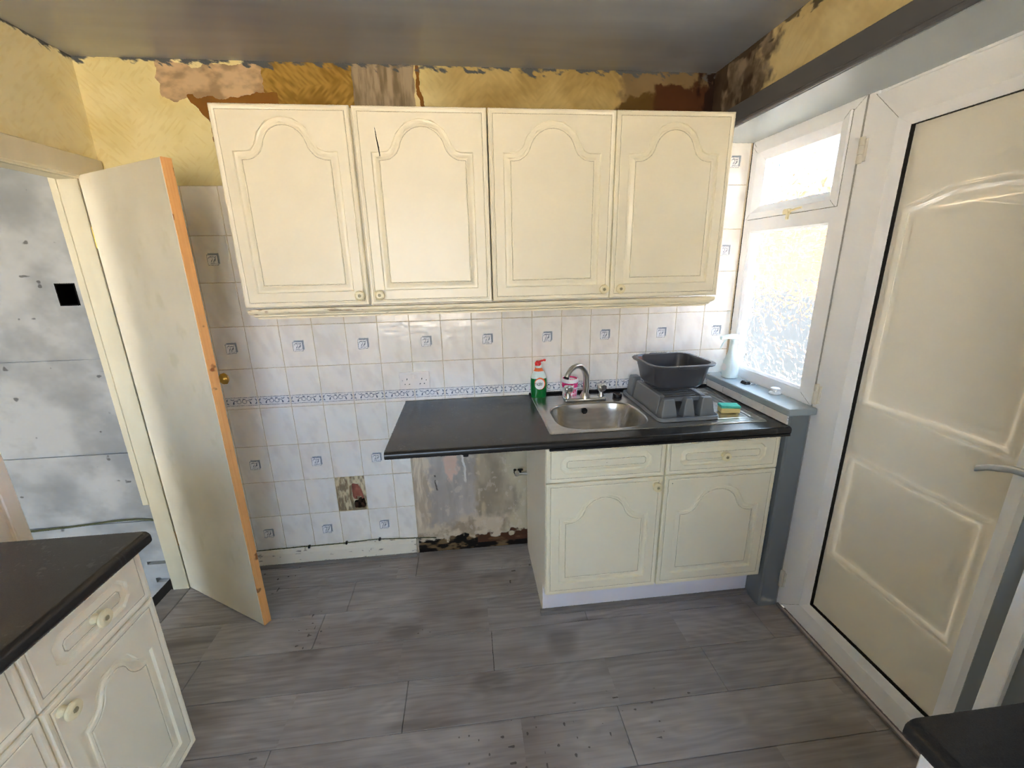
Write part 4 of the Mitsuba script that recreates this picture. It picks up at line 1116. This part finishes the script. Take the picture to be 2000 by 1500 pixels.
put(f'{nm}__body', turned(rbox(2.128, 2.208, -0.440, -0.390, 0.904, 0.927, 0.004), 2.168, -0.415, -12), 'mat_sponge_y', 40)
labels[put(f'{nm}__scourer', turned(rbox(2.127, 2.209, -0.441, -0.389, 0.926, 0.938, 0.004), 2.168, -0.415, -12), 'mat_sponge_g', 40)] = {'label': 'green scouring pad'}

# ------------------------------------------------------------------ socket, cable, stop valve
nm = 'double_socket'
lab(nm, 'white double wall socket on the tiles above the worktop', 'socket')
SXc, SZc = 0.756, 1.008
plate = rbox(SXc - 0.074, SXc + 0.074, -0.016, 0.0, SZc - 0.0435, SZc + 0.0435, 0.004)
cuts = []
for s in (-0.0365, 0.0365):
    cuts += [box(SXc + s - 0.0022, SXc + s + 0.0022, -0.05, -0.004, SZc + 0.004, SZc + 0.0125)]
    cuts += [box(SXc + s + e - 0.0033, SXc + s + e + 0.0033, -0.05, -0.004, SZc - 0.0195, SZc - 0.0150) for e in (-0.0105, 0.0105)]
cuts += [box(SXc + s - 0.002, SXc + s + 0.002, -0.05, -0.012, SZc - 0.001, SZc + 0.004) for s in (-0.058, 0.058)]
put(f'{nm}__plate', diff(plate, *cuts), 'mat_socket', 30)
labels[put(f'{nm}__pin_holes', box(SXc - 0.066, SXc + 0.066, -0.0135, -0.0045, SZc - 0.03, SZc + 0.03), 'mat_black')] = {'label': 'dark pin holes'}
for dx in (-0.008, 0.008):
    put(f'{nm}__switch', rbox(SXc + dx - 0.0072, SXc + dx + 0.0072, -0.020, -0.012, SZc + 0.012, SZc + 0.032, 0.002), 'mat_socket', 30)
nm = 'skirting_cable'
lab(nm, 'thin green cable clipped along the top of the white skirting', 'cable')
pts = [(-0.40, -0.010, 0.105), (-0.12, -0.010, 0.106), (0.12, -0.010, 0.109), (0.30, -0.012, 0.112), (0.50, -0.011, 0.117), (0.62, -0.010, 0.108), (0.72, -0.006, 0.100), (0.80, 0.0, 0.088)]
put(f'{nm}__cord', tube(smoothpath(pts, 40), 0.0026, 8), 'mat_cable', 40)
for x, z in ((0.122, 0.107), (0.318, 0.112), (0.495, 0.117)):
    put(f'{nm}__clip', rbox(x - 0.005, x + 0.005, -0.018, 0.0, z - 0.008, z + 0.005, 0.002), 'mat_black', 40)
nm = 'stop_valve'
lab(nm, 'small metal stop valve on the bare plaster beside the sink cabinet', 'valve')
put(f'{nm}__body', cat(tube([(1.245, -0.035, 0.470), (1.312, -0.035, 0.467)], 0.0085, 14), lathe([(0.0001, 0), (0.013, 0), (0.013, 0.022), (0.0001, 0.022)], (1.258, -0.035, 0.458), n=8)), 'mat_chrome', 40)
put(f'{nm}__stem', cat(tube([(1.275, -0.035, 0.47), (1.275, -0.035, 0.490)], 0.006, 10), box(1.262, 1.290, -0.042, -0.028, 0.487, 0.495, 0.002), tube([(1.250, -0.035, 0.47), (1.250, 0.02, 0.47)], 0.008, 12)), 'mat_black', 40)

# ------------------------------------------------------------------ left counter
k = worktop('worktop', XL + 0.002, 0.176, -2.75, -1.018, 0.862, 0.900, 'x+', r=0.016)
lab(k, 'black laminate worktop on the left in the foreground', 'worktop')
yy = [-1.022, -1.344, -1.850, -2.350]
lbs = ['white base cabinet at the end of the left worktop, drawer over arched door', 'white base cabinet cut by the left edge of the photo', 'white base cabinet further along the left worktop, out of view']
for i in range(2):
    nm = f'base_cabinet_{i + 1:03d}'
    lab(nm, lbs[i], 'cabinet', 'base cabinets under the left worktop')
    y1, y0 = yy[i], yy[i + 1] + 0.003
    put(f'{nm}__body', box(XL + 0.02, 0.120, y0, y1 - 0.001, 0.15, 0.861), 'mat_carcass')
    put(f'{nm}__plinth', box(0.055, 0.072, y0, y1 - 0.002, 0.0, 0.149), 'mat_plinth')
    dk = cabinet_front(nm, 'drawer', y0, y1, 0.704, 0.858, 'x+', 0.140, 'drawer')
    knob(dk, (0.1385, (y0 + y1) / 2 - 0.002, 0.784), (1, 0, 0))
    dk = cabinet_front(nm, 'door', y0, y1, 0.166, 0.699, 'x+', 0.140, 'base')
    knob(dk, (0.1385, y0 + 0.035, 0.665), (1, 0, 0))

# ------------------------------------------------------------------ right counter
k = worktop('worktop', 1.640, 2.198, -2.75, -1.678, 0.862, 0.900, 'x-', r=0.016)
lab(k, 'dark worktop end in the right foreground corner', 'worktop')
nm = 'base_cabinet_003'
lab(nm, 'white base cabinet under the dark worktop in the right foreground', 'cabinet')
put(f'{nm}__body', box(1.682, 2.19, -2.70, -1.690, 0.15, 0.861), 'mat_white')
put(f'{nm}__door', box(1.662, 1.681, -2.18, -1.690, 0.165, 0.858, 0.003), 'mat_white')
put(f'{nm}__plinth', box(1.73, 1.745, -2.70, -1.695, 0.0, 0.149), 'mat_plinth')

# ------------------------------------------------------------------ outside
k = put('ground', box(-40, 60, -60, 60, -0.6, -0.3), 'mat_paving'); S(k, 'paved yard outside the window', 'ground')
put('garden_wall__brickwork', cat(box(5.0, 5.25, -12, 40, 1.12, 2.18), box(4.96, 5.29, -12, 40, 2.18, 2.25, 0.01)), 'mat_outbrick')
labels[put('garden_wall__shaded_base', box(4.985, 5.26, -12, 40, -0.3, 1.12), 'mat_wall_shade')] = {'label': 'lower part of the wall, its shade painted in as blue grey'}
lab('garden_wall', 'yard wall with sunlit brick top and a base painted in shade grey, blurred behind the rippled window glass', 'wall')
k = put('added_roof_block', box(-5.0, 2.48, -2.0, 7.0, 2.57, 2.92), 'mat_outbrick'); S(k, 'unseen roof block added above the kitchen to cast shade outside', 'wall')  # unseen block, added for the shade it casts on the yard
